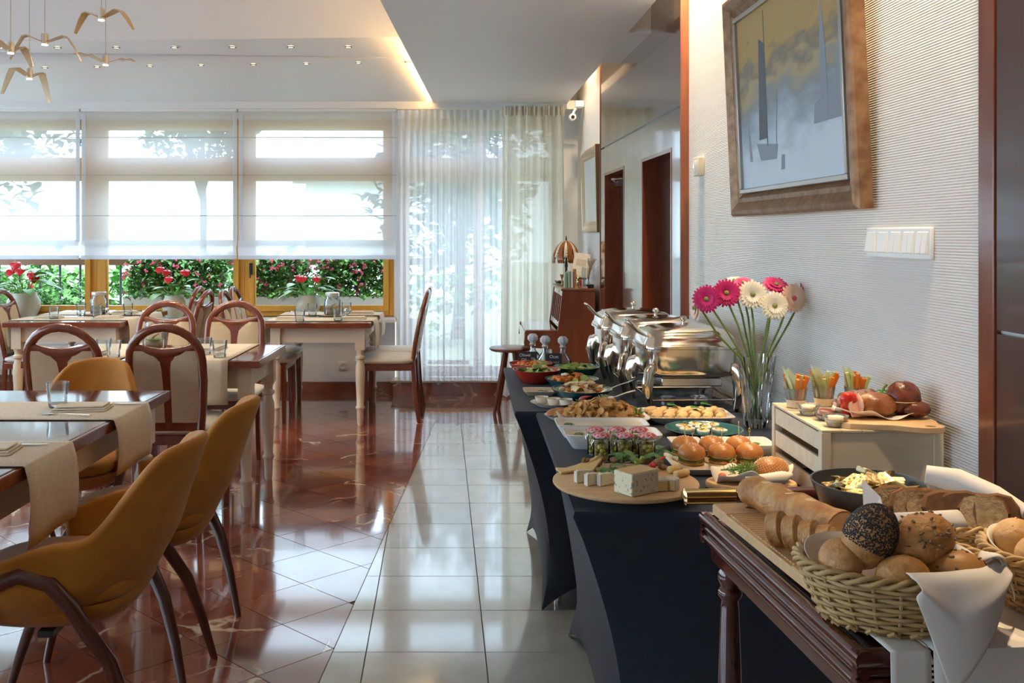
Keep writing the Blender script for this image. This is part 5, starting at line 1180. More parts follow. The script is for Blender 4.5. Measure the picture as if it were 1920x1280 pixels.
def veg_cup(x, y, seed, lb, lb2):
    rg = random.Random(seed); t = thing('snack_cup', lb, 'cup', (x, y, KZ), group='snack cups on the crate'); obj('cup_wall', MB().lathe([(.019,0),(.021,.001),(.030,.052),(.0285,.052),(.019,.003)], 20), CUPM, t); obj('cup_sleeve', MB().lathe([(.0215,.002),(.0255,.022),(.0258,.022),(.0218,.002)], 20, cap0=False, cap1=False), PCUP, t)
    v = thing('vegetable_sticks', lb2, 'vegetables', (x, y, KZ+.004), group='vegetable sticks in the cups')
    for k in range(20):
        a = rg.uniform(0, 6.28); r = rg.uniform(.002,.010); e = rg.uniform(.05,.40); d = Vector((cos(a)*e, sin(a)*e, 1)).normalized(); L = rg.uniform(.070,.092); p = Vector((r*cos(a), r*sin(a), .001))
        kind = 'carrot_stick' if k % 2 else 'celery_stick'; me = MB().tube([p, p+d*L], [.0045,.0056], 4)
        obj(kind, me, CARR if k % 2 else CEL, v, smooth=0)
    for k in range(3): a = 2.6+k*.6; obj('chicory_leaf', MB().leaf((.008*cos(a), .008*sin(a), .004), (cos(a)*.35, sin(a)*.35, 1), .105, .044, -.08, up=(-cos(a), -sin(a), .3), n=5), M('chicory', (.66,.68,.34), .5), v, smooth=80)
veg_cup(.862, 2.535, 1, 'clear snack cup at the outer corner of the crate', 'celery, carrot and chicory sticks at the outer corner of the crate')
veg_cup(.945, 2.56, 2, 'clear snack cup behind the red pepper', 'celery, carrot and chicory sticks behind the red pepper')
veg_cup(1.028, 2.555, 3, 'clear snack cup behind the salami', 'celery, carrot and chicory sticks behind the salami')
for x, y, mt, lb in ((.858,2.43,M('creamy_dip'),'glass dip bowl of pale sauce by the snack cup'),(.878,2.365,M('beet_relish', (.20,.015,.012), .3),'glass dip bowl of dark red relish'),(.872,2.285,M('horseradish', (.78,.70,.52), .6),'glass dip bowl of horseradish at the crate edge')):
    t = thing('dip_glass', lb, 'bowl', (x, y, KZ), group='small glass dip bowls on the crate'); obj('glass', MB().lathe([(.016,0),(.019,.002),(.029,.024),(.030,.027),(.028,.027),(.018,.004)], 22), CUPM, t, smooth=60); obj('sauce', MB().ell((0,0,.017), (.0255,.0255,.010), 16, 5, jit=.12), mt, t, smooth=80)
t = thing('carving_board', 'wooden carving board with a holed handle on the crate', 'board', (.995, 2.305, KZ), -.05)
bd = [(-.115,-.045),(-.10,-.06),(.0,-.075),(.03,-.095),(.06,-.105),(.095,-.10),(.11,-.08),(.105,-.055),(.115,-.02),(.115,.08),(.10,.095),(-.10,.095),(-.115,.08)]
obj('board', cut(MB().prism(bd, 0, .014), MB().lathe([(.012,-.01),(.012,.03)], 20, c=(.075,-.082,0))), WOODPL, t, bevel=.0015)
tag(obj('parchment_sheet', crump(0, 0, .105, .075, .022, 2.5, .4), PAPER, loc=(.995, 2.35, KZ+.0145), solid=.0008, smooth=60), 'parchment under the smoked meats on the carving board', 'paper')
HAM = M('ham_pink', (.66,.33,.22), .4, var=((.74,.46,.34), 25)); SMOKE = M('smoked_meat', (.06,.011,.006), .3, var=((.21,.05,.016), 35, .2), bump=(40,.5)); GAM = M('gammon_crust', (.15,.036,.010), .35, var=((.36,.135,.035), 30, .2), bump=(40,.3)); SALA = M('salami_skin', (.11,.035,.025), .6, var=((.32,.20,.16), 90, .12), bump=(120,.4))
MZ = KZ+.0175
t = thing('gammon_joint', 'golden-brown gammon joint in the middle of the carving board', 'meat', (.985, 2.33, MZ)); obj('joint', MB().ell((0,0,.026), (.052,.040,.030), 22, 10, jit=.08), GAM, t, smooth=80); obj('cut_face', MB().ell((-.044,-.008,.028), (.007,.030,.024), 16, 6), HAM, t, smooth=80)
for i in range(2): tag(obj('ham_slice', MB().prism([(-.028,0),(.018,0),(.026,.02),(.02,.045),(.0,.055),(-.022,.04),(-.030,.015)], -.002, .002, 'y'), HAM, loc=(.942+.012*i, 2.305+.012*i, MZ+.002), rot=(-.35,0,.35), bevel=.001), 'pale ham slice leaning on the gammon joint', 'meat', 'ham slices')
t = thing('smoked_joint', 'dark smoked meat joint near the board handle and wall', 'meat', (1.053, 2.335, MZ)); j = MB().ell((.002,0,.040), (.042,.036,.042), 22, 10, jit=.16).ell((.022,-.024,.019), (.034,.026,.020), 18, 8, jit=.14); obj('joint', j, SMOKE, t, smooth=80); obj('netting', MB().tube([(.002+.043*cos(a), .037*sin(a), .036) for a in [2*PI*k/20 for k in range(20)]], .0012, 5, closed=True), STICK, t)
for i, (p0, p1, r, lb) in enumerate(((( .945,2.435,MZ+.020),(1.035,2.465,MZ+.026),.019,'thick salami behind the gammon joint'),((.915,2.40,MZ+.015),(.955,2.415,MZ+.016),.014,'short dark sausage end by the red pepper'))):
    a, b = Vector(p0), Vector(p1); t = thing('salami', lb, 'salami', a); d = b-a; obj('sausage', MB().tube([d*-.04, d*0, d*.3, d*.7, d, d*1.04], [r*.5, r*.95, r, r, r*.95, r*.5], 16), SALA, t, smooth=80); obj('cut_end', MB().tube([d*-.055, d*-.045], [r*.45, r*.5], 14), HAM, t)
t = thing('red_pepper', 'halved pointed red pepper at the front of the meats', 'pepper', (.915, 2.33, MZ-.002), rot=(.25,0,.1)); obj('flesh', MB().rings([[(.021*k*cos(2*PI*q/16), .014*k*sin(2*PI*q/16), z) for q in range(16)] for k, z in ((.25,.0),(.6,.012),(.9,.03),(1,.046),(.8,.058),(.3,.062))]), TOMA, t, smooth=80); obj('seeds', MB().ell((0,-.012,.035), (.006,.003,.014), 8, 5, jit=.3), CHEESEY, t)
t = thing('green_pepper', 'green bell pepper behind the smoked joint', 'pepper', (1.045, 2.425, MZ)); g_ = MB()
for k in range(4): a = k*PI/2+.4; g_.ell((.010*cos(a), .010*sin(a), .022), (.019,.019,.024), 14, 8)
obj('flesh', g_, M('pepper_green', (.03,.14,.02), .2), t, smooth=80); obj('stalk', MB().tube([(0,0,.042),(.002,0,.052),(.010,0,.060)], [.005,.003,.003], 7), STEMG, t)
t = thing('plum_tomato', 'small red tomato wedged beside the smoked joint', 'tomato', (1.012, 2.395, MZ)); obj('fruit', MB().ell((0,0,.016), (.016,.016,.016), 14, 9), TOMA, t, smooth=90); obj('calyx', MB().leaf((0,0,.031), (1,0,.3), .012, .004).leaf((0,0,.031), (-.6,.8,.3), .012, .004), STEMG, t)

# ================================================================== SERVING TROLLEY WITH BREAD
TR, TX0, TY0, TZ = .0816, .508, 1.255, .83
CR_, SR_ = cos(TR), sin(TR)
def tw(x, y, z=TZ): return (TX0+x*CR_-y*SR_, TY0+x*SR_+y*CR_, z)       # trolley coordinates to the room
MAHD = M('trolley_mahogany', (.050,.012,.009), .14, var=((.09,.022,.014), 6), stretch=(4,4,.8), coat=.8)
t = thing('serving_trolley', 'dark mahogany serving trolley with turned legs, moulded edge and brass-tipped handle', 'trolley', (TX0, TY0, 0), TR); TWd, TL = .50, .645
obj('top', MB().box(.012, TWd-.012, .012, TL-.012, TZ-.030, TZ-.004), MAHD, t)
def mould(pts_xy):   # moulded rim: stacked rounded rails
    for r, z, o_ in ((.013, TZ-.008, .0), (.008, TZ-.026, -.002), (.011, TZ-.044, .006)):
        a, b = pts_xy; obj('edge_moulding', MB().tube([(*a, z), (*b, z)], r, 12), MAHD, t, smooth=60)
mould(((.010, .0), (.010, TL))); mould(((TWd-.010, .0), (TWd-.010, TL))); mould(((.0, .010), (TWd, .010))); mould(((.0, TL-.010), (TWd, TL-.010)))
obj('apron', MB().box(.016, .030, .02, TL-.02, TZ-.085, TZ-.03), MAHD, t); obj('apron', MB().box(TWd-.030, TWd-.016, .02, TL-.02, TZ-.085, TZ-.03), MAHD, t)
LEG2 = MB().lathe([(.014,.05),(.020,.07),(.020,.10),(.014,.11),(.023,.13),(.023,.27),(.016,.28),(.024,.29),(.024,.30),(.018,.31),(.021,.33),(.024,.37),(.025,.42),(.022,.55),(.018,.66),(.017,.675),(.024,.685),(.024,.695),(.018,.70),(.024,.715),(.024,.73),(.020,.735),(.022,.79)], 20).mesh('turned_leg')
for x in (.045, TWd-.045):
    for y in (.045, TL-.045):
        l = obj('leg', LEG2, MAHD, t, loc=(x, y, 0), smooth=50); obj('caster', MB().tube([(x-.008,y,.025),(x+.008,y,.025)], .025, 16).cyl((x,y,.03),(x,y,.06),.006), BRASS, t)
obj('shelf', MB().box(.03, TWd-.03, .03, TL-.03, .235, .255), MAHD, t, bevel=.004)
for x in (.02, TWd-.04): obj('shelf_rail', MB().box(x, x+.02, .03, TL-.03, .255, .28), MAHD, t, bevel=.004)
HY = TL+.095
obj('handle_bar', MB().tube([(.10,HY,TZ+.006),(.16,HY,TZ+.006),(.36,HY,TZ+.006),(.44,HY,TZ+.006)], [.012,.016,.016,.012], 16), MAHD, t, smooth=60)
for a, b in ((-.005,.105),(.435,.50)): obj('brass_sleeve', MB().tube([(a,HY,TZ+.006),(a+.004,HY,TZ+.006),(a+.006,HY,TZ+.006),(b,HY,TZ+.006)], [.012,.018,.0165,.0165], 18), BRASS, t, smooth=50)
for x in (.14, .40): obj('handle_bracket', MB().tube([(x,TL-.02,TZ-.03),(x,TL+.05,TZ-.02),(x,HY,TZ+.002)], .008, 8), BLACKP, t)
t = thing('trolley_cloth', 'white hemstitched cloth laid over the serving trolley and hanging at its end', 'tablecloth', (TX0, TY0, TZ), TR)
def tc_(u, v, xa=.040, xb=.490):
    x = xa+(xb-xa)*u; u = (x-.040)/.45
    if v < .5: y = TL-.03-(TL-.03+.006)*v*2; return (x, y, .0068+.0008*sin(x*30+y*20))
    d = (v-.5)*2; return (x-.004*sin(d*4), -.008-.007*min(1, d*6)-.006*sin(u*9)*d, .0065-.34*d)
cm = MB().grid(lambda u, v: tc_(u, v, .040, .0945), 6, 32).grid(lambda u, v: tc_(u, v, .0985, .490), 20, 32).grid(lambda u, v: tc_(u, v*.52, .0945, .0985), 1, 17)
obj('cloth', cm, WHITECL, t, smooth=50, solid=.0015)      # an open drawn-thread column runs down the hanging part
st = MB()
for k in range(48): v0 = .52+.01*k; st.add([tc_(0, v0, .0940), tc_(0, v0, .0990), tc_(0, v0+.005, .0990), tc_(0, v0+.005, .0940)], [(0,1,2,3)])
o = obj('hem_stitch', st, WHITECL, t, smooth=0); o['kind'] = 'stuff'
# bread board
CZ = TZ+.0085
t = thing('bread_board', 'grooved wooden bread board under the baguette', 'board', tw(.022, .19, CZ), TR+.02); BL, BW_, BT = .42, .165, .020
FH = lambda: MB().lathe([(.009,-.02),(.009,.05)], 20).xf(Matrix.Diagonal((1.8,1,1,1))).move(BW_*.42, BL-.035, 0)
obj('board', cut(MB().box(0, BW_, 0, BL, 0, BT-.002), FH()), WOODPL, t, bevel=.0015); obj('end_strip', cut(MB().box(.002, BW_-.002, BL-.07, BL-.002, BT-.002, BT), FH()), WOODPL, t); obj('end_strip', MB().box(.002, BW_-.002, .002, .07, BT-.002, BT), WOODPL, t)
for k in range(26): obj('rib', MB().box(.008, BW_-.008, .074+k*.0106, .074+k*.0106+.0072, BT-.002, BT), WOODPL, t)
CRUST = M('baguette_crust', (.32,.10,.018), .5, var=((.66,.38,.14), 30, .2), bump=(70,.7)); CRUMB2 = M('bread_crumb', (.72,.52,.28), .85, var=((.80,.62,.38), 60), bump=(150,.6))
bz = CZ+BT
A_ = Vector((.535, 1.875, bz+.030)); B_ = Vector((.622, 1.600, bz+.030)); d_ = (B_-A_)
t = thing('baguette', 'long crusty baguette cut at one end on the bread board', 'bread', A_)
R = []; m = 30; up = Vector((0,0,1)); sd = d_.normalized().cross(up)
for k in range(m+1):
    s = k/m; r = .033*(min(1, (s/.12))**.5 if s < .12 else 1)*(1+.06*sin(s*22)); r = max(r, .004); ring = []
    for j in range(20):
        a = 2*PI*j/20; sl = 1+.07*max(0, sin(a))*sin(s*30+a*1.5); ring.append(d_*s + sd*r*cos(a) + up*(r*.90*sin(a)*sl))
    R.append(ring)
obj('crust', MB().rings(R), CRUST, t, smooth=60)
obj('cut_face', MB().rings([[d_*1.002 + (p-d_)*.92 for p in R[-1]], [d_*1.004 + (p-d_)*.5 for p in R[-1]]], False, True), CRUMB2, t)
sc = MB()
for k in range(6):
    s = .14+.14*k; c = d_*s + up*.0272; sc.tube([c - d_*.05 + sd*.010 - up*.002, c + up*.0005, c + d_*.05 - sd*.010 - up*.002], [.003,.008,.003], 8, flat=.3)
obj('score', sc, M('score_crumb', (.78,.60,.34), .8), t, smooth=60)
for i in range(4):
    c = Vector((.520+.0185*i, 1.600-.026*i, bz+.002)); t = thing('baguette_slice', NTH[3-i]+' baguette slice from the wicker roll basket on the bread board', 'bread', c, rot=(-.22, 0, .95), group='baguette slices')
    obj('crust', MB().rings([[(.031*k*cos(2*PI*j/20), y, .030+.029*k*sin(2*PI*j/20)) for j in range(20)] for k, y in ((.93,-.011),(1,-.009),(1,.009),(.93,.011))]), CRUST, t, smooth=40); obj('crumb', MB().rings([[(.028*cos(2*PI*j/20), -.0113, .030+.026*sin(2*PI*j/20)) for j in range(20)], [(.01*cos(2*PI*j/20), -.0118, .030+.01*sin(2*PI*j/20)) for j in range(20)]], False, True), CRUMB2, t)
# dark bowl of butter portions
bowl('butter_bowl', 'dark slate-green bowl holding gold-wrapped butter portions', (.728, 1.752, CZ), .101, .092, SLATE, SLATE, foot=.42)
GOLD = M('gold_foil', (.85,.60,.24), .25, metal=1, bump=(120,.5)); FOIL2 = M('butter_wrap', (.62,.55,.30), .4, metal=.3, var=((.74,.68,.44), 40))
for k in range(30):
    a = k*2.4; q = .070*math.sqrt((k+.5)/30); z = CZ+.058+.010*(k % 3)+.016*(k < 14)
    g_ = k % 2 == 0
    t = thing('butter_portion', 'gold foil butter portion heaped in the dark bowl' if g_ else 'pale wrapped butter portion heaped in the dark bowl', 'butter', (.728+q*cos(a), 1.752+q*sin(a), z), rot=(rng.uniform(-.5,.5), rng.uniform(-.5,.5), rng.uniform(0,3)), group='gold foil butters' if g_ else 'pale wrapped butters')
    if g_: obj('tub', MB().rings([se_ring(0,0,0,.016,.012,16,6), se_ring(0,0,.009,.019,.015,16,6)]), GOLD, t); obj('foil_lid', MB().rings([se_ring(0,0,.0092,.021,.017,16,6), se_ring(0,0,.0102,.021,.017,16,6)]), GOLD, t)
    else: obj('packet', MB().box(-.018,.018,-.011,.011,0,.010), FOIL2, t, bevel=.002); obj('fold', MB().box(-.0185,.0185,-.003,.003,.0102,.0108), GOLD, t)
# wicker baskets
WICK = M('wicker', (.46,.29,.11), .55, var=((.56,.38,.17), 30))
def basket(x, y, a, b, h, rz, lb, rows=11, S=22):
    t = thing('bread_basket', lb, 'basket', (x, y, CZ), rz, group='wicker bread baskets'); w = MB(); m = S*4
    for i in range(rows):
        f = (i+.5)/rows; k = .74+.26*f**.8; z = .006+h*.86*f
        w.tube([((a*k+.0032*sin(S*q/2+PI*i))*cos(q), (b*k+.0032*sin(S*q/2+PI*i))*sin(q), z) for q in [2*PI*j/m for j in range(m)]], h*.40/rows*1.05, 5, closed=True)
    obj('weave', w, WICK, t, smooth=80); s_ = MB()
    for j in range(S): q = 2*PI*(j+.5)/S; s_.tube([(a*.74*cos(q), b*.74*sin(q), .003), (a*.9*cos(q), b*.9*sin(q), h*.45), (a*cos(q), b*sin(q), h*.95)], .0022, 5)
    obj('stake', s_, WICK, t); r_ = MB()
    for ph in (0, PI*2/3, PI*4/3): r_.tube([((a*1.01+.0055*cos(S*q*.5+ph))*cos(q), (b*1.01+.0055*cos(S*q*.5+ph))*sin(q), h*.96+.0055*sin(S*q*.5+ph)) for q in [2*PI*j/(m*2) for j in range(m*2)]], .0036, 6, closed=True)
    obj('rim_braid', r_, WICK, t, smooth=80); obj('base', MB().lathe([(.72,0),(.76,.004)], 40).xf(Matrix.Diagonal((a,b,1,1))), WICK, t)
    f_ = MB()
    for j in range(S): q = 2*PI*j/S; f_.tube([(a*.77*cos(q), b*.77*sin(q), .003), (a*.80*cos(q+.07), b*.80*sin(q+.07), .008), (a*.77*cos(q+.14), b*.77*sin(q+.14), .003)], .003, 5)
    obj('foot_braid', f_, WICK, t)
    return t
def lining(name, lb, x, y, a, b, h, rz, seed, rim=1.0, up=.012):
    t = thing(name, lb, 'napkin', (x, y, CZ), rz, group='white napkins in the baskets')
    def fn(u, v): q = 2*PI*u; k = .66+.27*v; return (a*k*cos(q), b*k*sin(q), .010+h*.86*v**1.2 + up*v*(.25+.7*sin(q-.3)+.35*sin(3*q+seed)))
    obj('lining', MB().grid(fn, 60, 8, closeu=True).rings([[(a*.66*cos(2*PI*j/60), b*.66*sin(2*PI*j/60), .010) for j in range(60)],[(a*.1*cos(2*PI*j/60), b*.1*sin(2*PI*j/60), .0095) for j in range(60)]], False, True), WHITECL, t, smooth=80, solid=.0012)
    return t
B1 = (.600, 1.362); B2 = (.872, 1.405); B3 = (.797, 1.612)
basket(*B1, .130, .103, .085, .05, 'wicker basket of poppy and seeded rolls with a white napkin'); basket(*B2, .115, .10, .085, .3, 'wicker basket of plain round buns next to the poppy roll basket'); basket(*B3, .115, .075, .07, -.35, 'wicker basket of sliced rye bread behind the roll basket')
l1 = lining('basket_napkin', 'white napkin lining the poppy roll basket, its corner hanging over the rim', *B1, .130, .103, .085, .05, .4); lining('basket_napkin', 'white napkin lining the plain bun basket', *B2, .115, .10, .085, .3, 1.4); l3 = lining('basket_napkin', 'white napkin rolled and folded around the sliced rye bread', *B3, .115, .075, .07, -.35, 2.2, up=.006)
def flap(u, v):   # corner folded over the rim and hanging outside
    x = -.030+.150*u; tip = .30; w_ = 1-abs(u-tip)/(tip if u < tip else 1-tip); drop = .018+.125*max(0, w_)**1.05
    s = v*drop; q = math.sqrt(max(0, 1-(x/.139)**2)); yr = -.103*q
    if v < .2: return (x, yr+.014-.028*(v/.2), .093+.004*sin(PI*v/.2))
    k = (v-.2)/.8; return (x+.004*sin(v*5), yr-.014-.020*min(1, k*3)+.008*sin(u*6+1)*k*.6, .093-drop*k)
obj('hanging_corner', MB().grid(flap, 28, 18), WHITECL, l1, smooth=60, solid=.0012)
def flap2(u, v): x = .085+.05*u; return (x+.030*v, -.060+.05*u-.02*sin(v*3)-.01*v, .092+.02*sin(PI*v)*(1-u)-.055*v*u+.012*sin(u*4))
obj('side_fold', MB().grid(flap2, 12, 12), WHITECL, l1, smooth=60, solid=.0012)
def back(u, v): return (-.03+.15*u, .085-.10*v*(.3+.4*u), .085+.040*sin(PI*v*.8)+.012*u)
obj('back_fold', MB().grid(back, 12, 10), WHITECL, l1, smooth=60, solid=.0012)
obj('rolled_edge', MB().tube([(-.02,.085,.118),(.03,.080,.112),(.085,.052,.095),(.125,.010,.083)], [.016,.021,.020,.012], 14), WHITECL, l3, smooth=80)
obj('pointed_corner', MB().add([(-.125,-.035,.045),(-.085,-.055,.045),(-.128,-.018,.125),(-.10,-.03,.10)], [(0,1,3),(0,3,2)]), WHITECL, l3, smooth=0, solid=.0012)
ROLL = M('roll_crust', (.42,.17,.04), .5, var=((.64,.35,.12), 55, .28), bump=(120,.4)); PALEB = M('pale_bun_crust', (.54,.29,.10), .55, var=((.70,.47,.23), 40, .28), bump=(100,.3)); POPPY = M('poppy_seed', (.03,.03,.035), .6); SUNF = M('sunflower_seed', (.20,.13,.075), .6)
def roll(p, r, rot, lb, mat, seeds=None, n=0, top=.1):
    t = thing('bread_roll', lb, 'bread roll', p, rot=rot, group='rolls in the baskets'); obj('crust', MB().ell((0,0,0), r, 24, 14), mat, t, smooth=90)
    if seeds:
        s_ = MB()
        for k in range(n):
            z = top+(1-top)*rng.random(); q = rng.uniform(0, 6.283); c = math.sqrt(1-z*z); p_ = Vector((r[0]*c*cos(q), r[1]*c*sin(q), r[2]*z))
            if seeds is POPPY: s_.ell(p_, .0011, 5, 3)
            else: s_.ell(p_*1.01, (.0045,.0022,.0016), 6, 3, rot=(rng.gauss(0,.3), rng.gauss(0,.3), rng.uniform(0,3)))
        o = obj('seeds', s_, seeds, t); o['kind'] = 'stuff'
    else: obj('crease', MB().tube([(-r[0]*.7,0,r[2]*.72),(0,0,r[2]*1.0),(r[0]*.7,0,r[2]*.72)], [.001,.0022,.001], 6), mat, t)
roll((.551, 1.322, CZ+.126), (.035,.033,.048), (.25,.35,.2), 'bread roll thickly coated with poppy seeds', ROLL, POPPY, 3000, -.2)
roll((.627, 1.332, CZ+.118), (.050,.036,.036), (.2,-.25,.3), 'bread roll topped with sunflower seeds next to the poppy roll', ROLL, SUNF, 46, .1)
roll((.514, 1.330, CZ+.090), (.026,.036,.030), (0,.3,.2), 'plain golden roll tucked at the basket rim beside the poppy roll', ROLL)
roll((.582, 1.288, CZ+.083), (.037,.028,.028), (0,0,.1), 'plain roll under the poppy and sunflower rolls', ROLL)
roll((.664, 1.306, CZ+.085), (.040,.032,.027), (0,0,-.2), 'darker roll with a few seeds under the sunflower roll', M('dark_roll', (.40,.16,.035), .45, var=((.54,.27,.08), 12)), SUNF, 14, .3)
roll((.825, 1.375, CZ+.080), (.048,.036,.032), (0,.1,.5), 'pale oval bun lying flat in the plain bun basket', PALEB)
roll((.885, 1.41, CZ+.120), (.042,.038,.040), (0,.2,.2), 'pale round bun on top of the plain bun basket', PALEB)
roll((.825, 1.45, CZ+.085), (.040,.030,.028), (0,.1,.9), 'pale bun at the back of the plain bun basket', PALEB)
roll((.915, 1.35, CZ+.080), (.040,.034,.030), (0,0,.2), 'pale bun at the front of the plain bun basket', PALEB)
RYE = M('rye_crumb', (.30,.19,.09), .85, var=((.50,.38,.22), 80, .2), bump=(150,.5)); RYED = M('dark_rye', (.12,.055,.02), .85, var=((.20,.10,.045), 60)); RCR = M('rye_crust', (.22,.09,.03), .7)
for k in range(7):
    x = -.078+.026*k; dark = k in (3, 4, 6); c, s = cos(-.35), sin(-.35)
    t = thing('rye_slice', NTH[k]+' rye slice from the pointed napkin corner, ' + ('dark crumb' if dark else 'seeded crumb'), 'bread', (B3[0]+x*c+.005*s, B3[1]+x*s-.012*c-.006*(k % 2), CZ+.058), rot=(-.35+.1*sin(k*2), .12*sin(k*3), -.05+.25*sin(k)), group='rye slices in the basket')
    po = [(-.034,0),(.034,0),(.036,.03),(.028,.048),(.010,.054),(-.012,.053),(-.030,.046),(-.036,.028)]
    obj('crumb', MB().prism([(a, b) for a, b in po], -.0055, .0055, 'y'), RYED if dark else RYE, t); obj('crust', MB().tube([(a*1.01, 0, b) for a, b in po[1:]+po[:1]], .0048, 6), RCR, t)

# ================================================================== PIANO CORNER
PIANO = M('piano_brown', (.17,.042,.018), .28, var=((.24,.07,.03), 4), stretch=(3,3,.5), coat=.3)
t = thing('upright_piano', 'brown upright piano with slotted front panel against the wall', 'piano', (0, 0, 0)); PY0, PY1 = 7.22, 8.00
side = [(.945,0),(.945,.955),(.70,.955),(.665,.66),(.42,.66),(.41,.56),(.44,.53),(.62,.52),(.64,0)]
for y in (PY0, PY1-.03): obj('side_panel', MB().prism(side, y, y+.03, 'y'), PIANO, t, bevel=.004)
obj('back', MB().box(.90,.94, PY0+.03, PY1-.03, .02, .95), PIANO, t); obj('top_lid', MB().box(.69,.95, PY0-.006, PY1+.006, .956, .975), PIANO, t, bevel=.004)
obj('front_panel', MB().add([(.672,PY0+.03,.68),(.672,PY1-.03,.68),(.705,PY1-.03,.95),(.705,PY0+.03,.95),(.69,PY0+.03,.68),(.69,PY1-.03,.68),(.725,PY1-.03,.95),(.725,PY0+.03,.95)], [(0,1,2,3),(4,7,6,5),(0,4,5,1),(1,5,6,2),(2,6,7,3),(3,7,4,0)]), M('piano_front', (.20,.07,.045), .12, coat=1), t)
for k in range(5): y = PY0+.11+k*.135; obj('slot', MB().add([(.675,y,.72),(.675,y+.022,.72),(.6985,y+.022,.915),(.6985,y,.915),(.66,y,.72),(.66,y+.022,.72),(.6835,y+.022,.915),(.6835,y,.915)], [(0,1,2,3),(4,7,6,5),(0,4,5,1),(1,5,6,2),(2,6,7,3),(3,7,4,0)]).move(.009,0,0), PIANO, t)
obj('key_lid', MB().box(.425,.67, PY0+.031, PY1-.031, .645, .662), M('piano_front'), t, bevel=.004); obj('key_slip', MB().box(.415,.43, PY0+.031, PY1-.031, .54, .645), M('piano_front'), t); obj('key_bed', MB().box(.43,.66, PY0+.031, PY1-.031, .535,.56), PIANO, t); obj('lower_panel', MB().box(.645,.66, PY0+.03, PY1-.03, .03,.53), PIANO, t)
t = thing('piano_stool', 'round wooden piano stool with splayed legs beside the piano', 'stool', (.32, 7.48, 0)); obj('seat', MB().lathe([(.05,.475),(.15,.478),(.165,.49),(.165,.50),(.15,.508),(.05,.51)], 32), PIANO, t, smooth=50)
for k in range(4): a = k*PI/2+.6; obj('leg', MB().tube([(.05*cos(a), .05*sin(a), .475), (.10*cos(a), .10*sin(a), .25), (.155*cos(a), .155*sin(a), 0)], [.018,.020,.013], 10), PIANO, t, smooth=60)
PT = .976
t = thing('stained_glass_lamp', 'table lamp with an amber stained-glass dome on the piano', 'lamp', (.785, 7.78, PT)); obj('base', MB().lathe([(.055,0),(.058,.006),(.03,.018),(.012,.03),(.010,.14),(.014,.15),(.008,.20),(.004,.36),(.010,.365),(.006,.372),(.003,.395)], 18), IRON, t, smooth=50)
AMB = M('amber_glass', (.28,.075,.015), .2, var=((.44,.16,.03), 40), trans=.15); CRG = M('cream_glass', (.74,.66,.48), .3)
def dome(a0, a1, v0, v1, wob=0): return MB().grid(lambda u, v: ((.112*sin(min(PI/2, (v0+(v1-v0)*v)*PI/2))+.002)*cos(a0+(a1-a0)*u+wob*sin(v*7)), (.112*sin(min(PI/2, (v0+(v1-v0)*v)*PI/2))+.002)*sin(a0+(a1-a0)*u+wob*sin(v*7)), .355-.17*(1-cos((v0+(v1-v0)*v)*PI/2))+ (-.012*abs(sin(5*u*PI)) if wob and v > .95 else 0)), 8, 10)
for k in range(8):
    a = k*PI/4; obj('glass_petal', dome(a, a+PI/8+.12, .08, 1, .12), AMB, t, smooth=80, solid=.003); obj('glass_field', dome(a+PI/8+.12, a+PI/4, .08, .86), CRG, t, smooth=80, solid=.003)
obj('lead_line', MB().tube([(.095*cos(q), .095*sin(q), .276) for q in [2*PI*j/32 for j in range(32)]], .0022, 5, closed=True), IRON, t)
PAPR = M('certificate_paper', (.78,.70,.54), .7, var=((.72,.62,.46), 8)); 
t = thing('certificate', 'cream certificate leaning in an easel on the piano', 'certificate', (.845, 7.50, PT), rot=(-.35, .12, -.25)); obj('sheet', MB().box(-.065,.065,-.002,.002,.075,.275), PAPR, t); obj('printed_seal', MB().box(-.04,.04,-.0026,-.0021,.17,.225), M('seal_tan', (.60,.48,.32), .7), t); obj('easel', MB().tube([(-.05,.0,0),(-.03,.02,.14),(.0,.03,.25)], .006, 6).tube([(.05,.0,0),(.03,.02,.14),(0,.03,.25)], .006, 6).box(-.06,.06,-.012,.012,.065,.075), IRON, t)
BK = [M('book_green', (.30,.42,.28), .6), M('book_sage', (.44,.52,.36), .6), M('book_white', (.72,.72,.66), .6), M('book_orange', (.50,.24,.08), .6)]
for k in range(4):
    t = thing('book', ['thin green book standing on the piano by the lamp', 'sage green book between its neighbours on the piano', 'pale book standing on the piano beside the brown one', 'brown wooden-looking book on the piano next to the gold trophy'][k], 'book', (.735+.023*k, 7.30, PT), group='books upright on the piano'); hh = (.115,.125,.13,.145)[k]
    obj('cover', MB().box(-.009,.009,-.002,.10,0,hh), BK[k], t, bevel=.001); obj('pages', MB().box(-.0075,.0075,.001,.1005,.003,hh+.0005), WHITECER, t)
t = thing('gold_trophy', 'small gold figurine trophy at the front of the piano top', 'trophy', (.822, 7.255, PT)); obj('base', MB().lathe([(.022,0),(.024,.012),(.012,.02)], 16), BRASS, t); obj('figure', MB().tube([(0,0,.02),(.0,0,.05),(.003,0,.075),(0,0,.088)], [.008,.013,.009,.007], 10).tube([(0,0,.07),(-.014,0,.085),(-.010,0,.10)], .004, 6).tube([(0,0,.07),(.014,0,.082),(.014,0,.098)], .004, 6), BRASS, t, smooth=80)
t = thing('gold_goblet', 'small dark gold goblet by the lamp foot on the piano', 'goblet', (.735, 7.62, PT)); obj('cup', MB().lathe([(.018,0),(.019,.004),(.005,.012),(.004,.05),(.010,.065),(.018,.09),(.016,.09),(.008,.068)], 16), BRASS, t); obj('ring', MB().lathe([(.006,.028),(.008,.032),(.006,.036)], 12), BRASS, t)
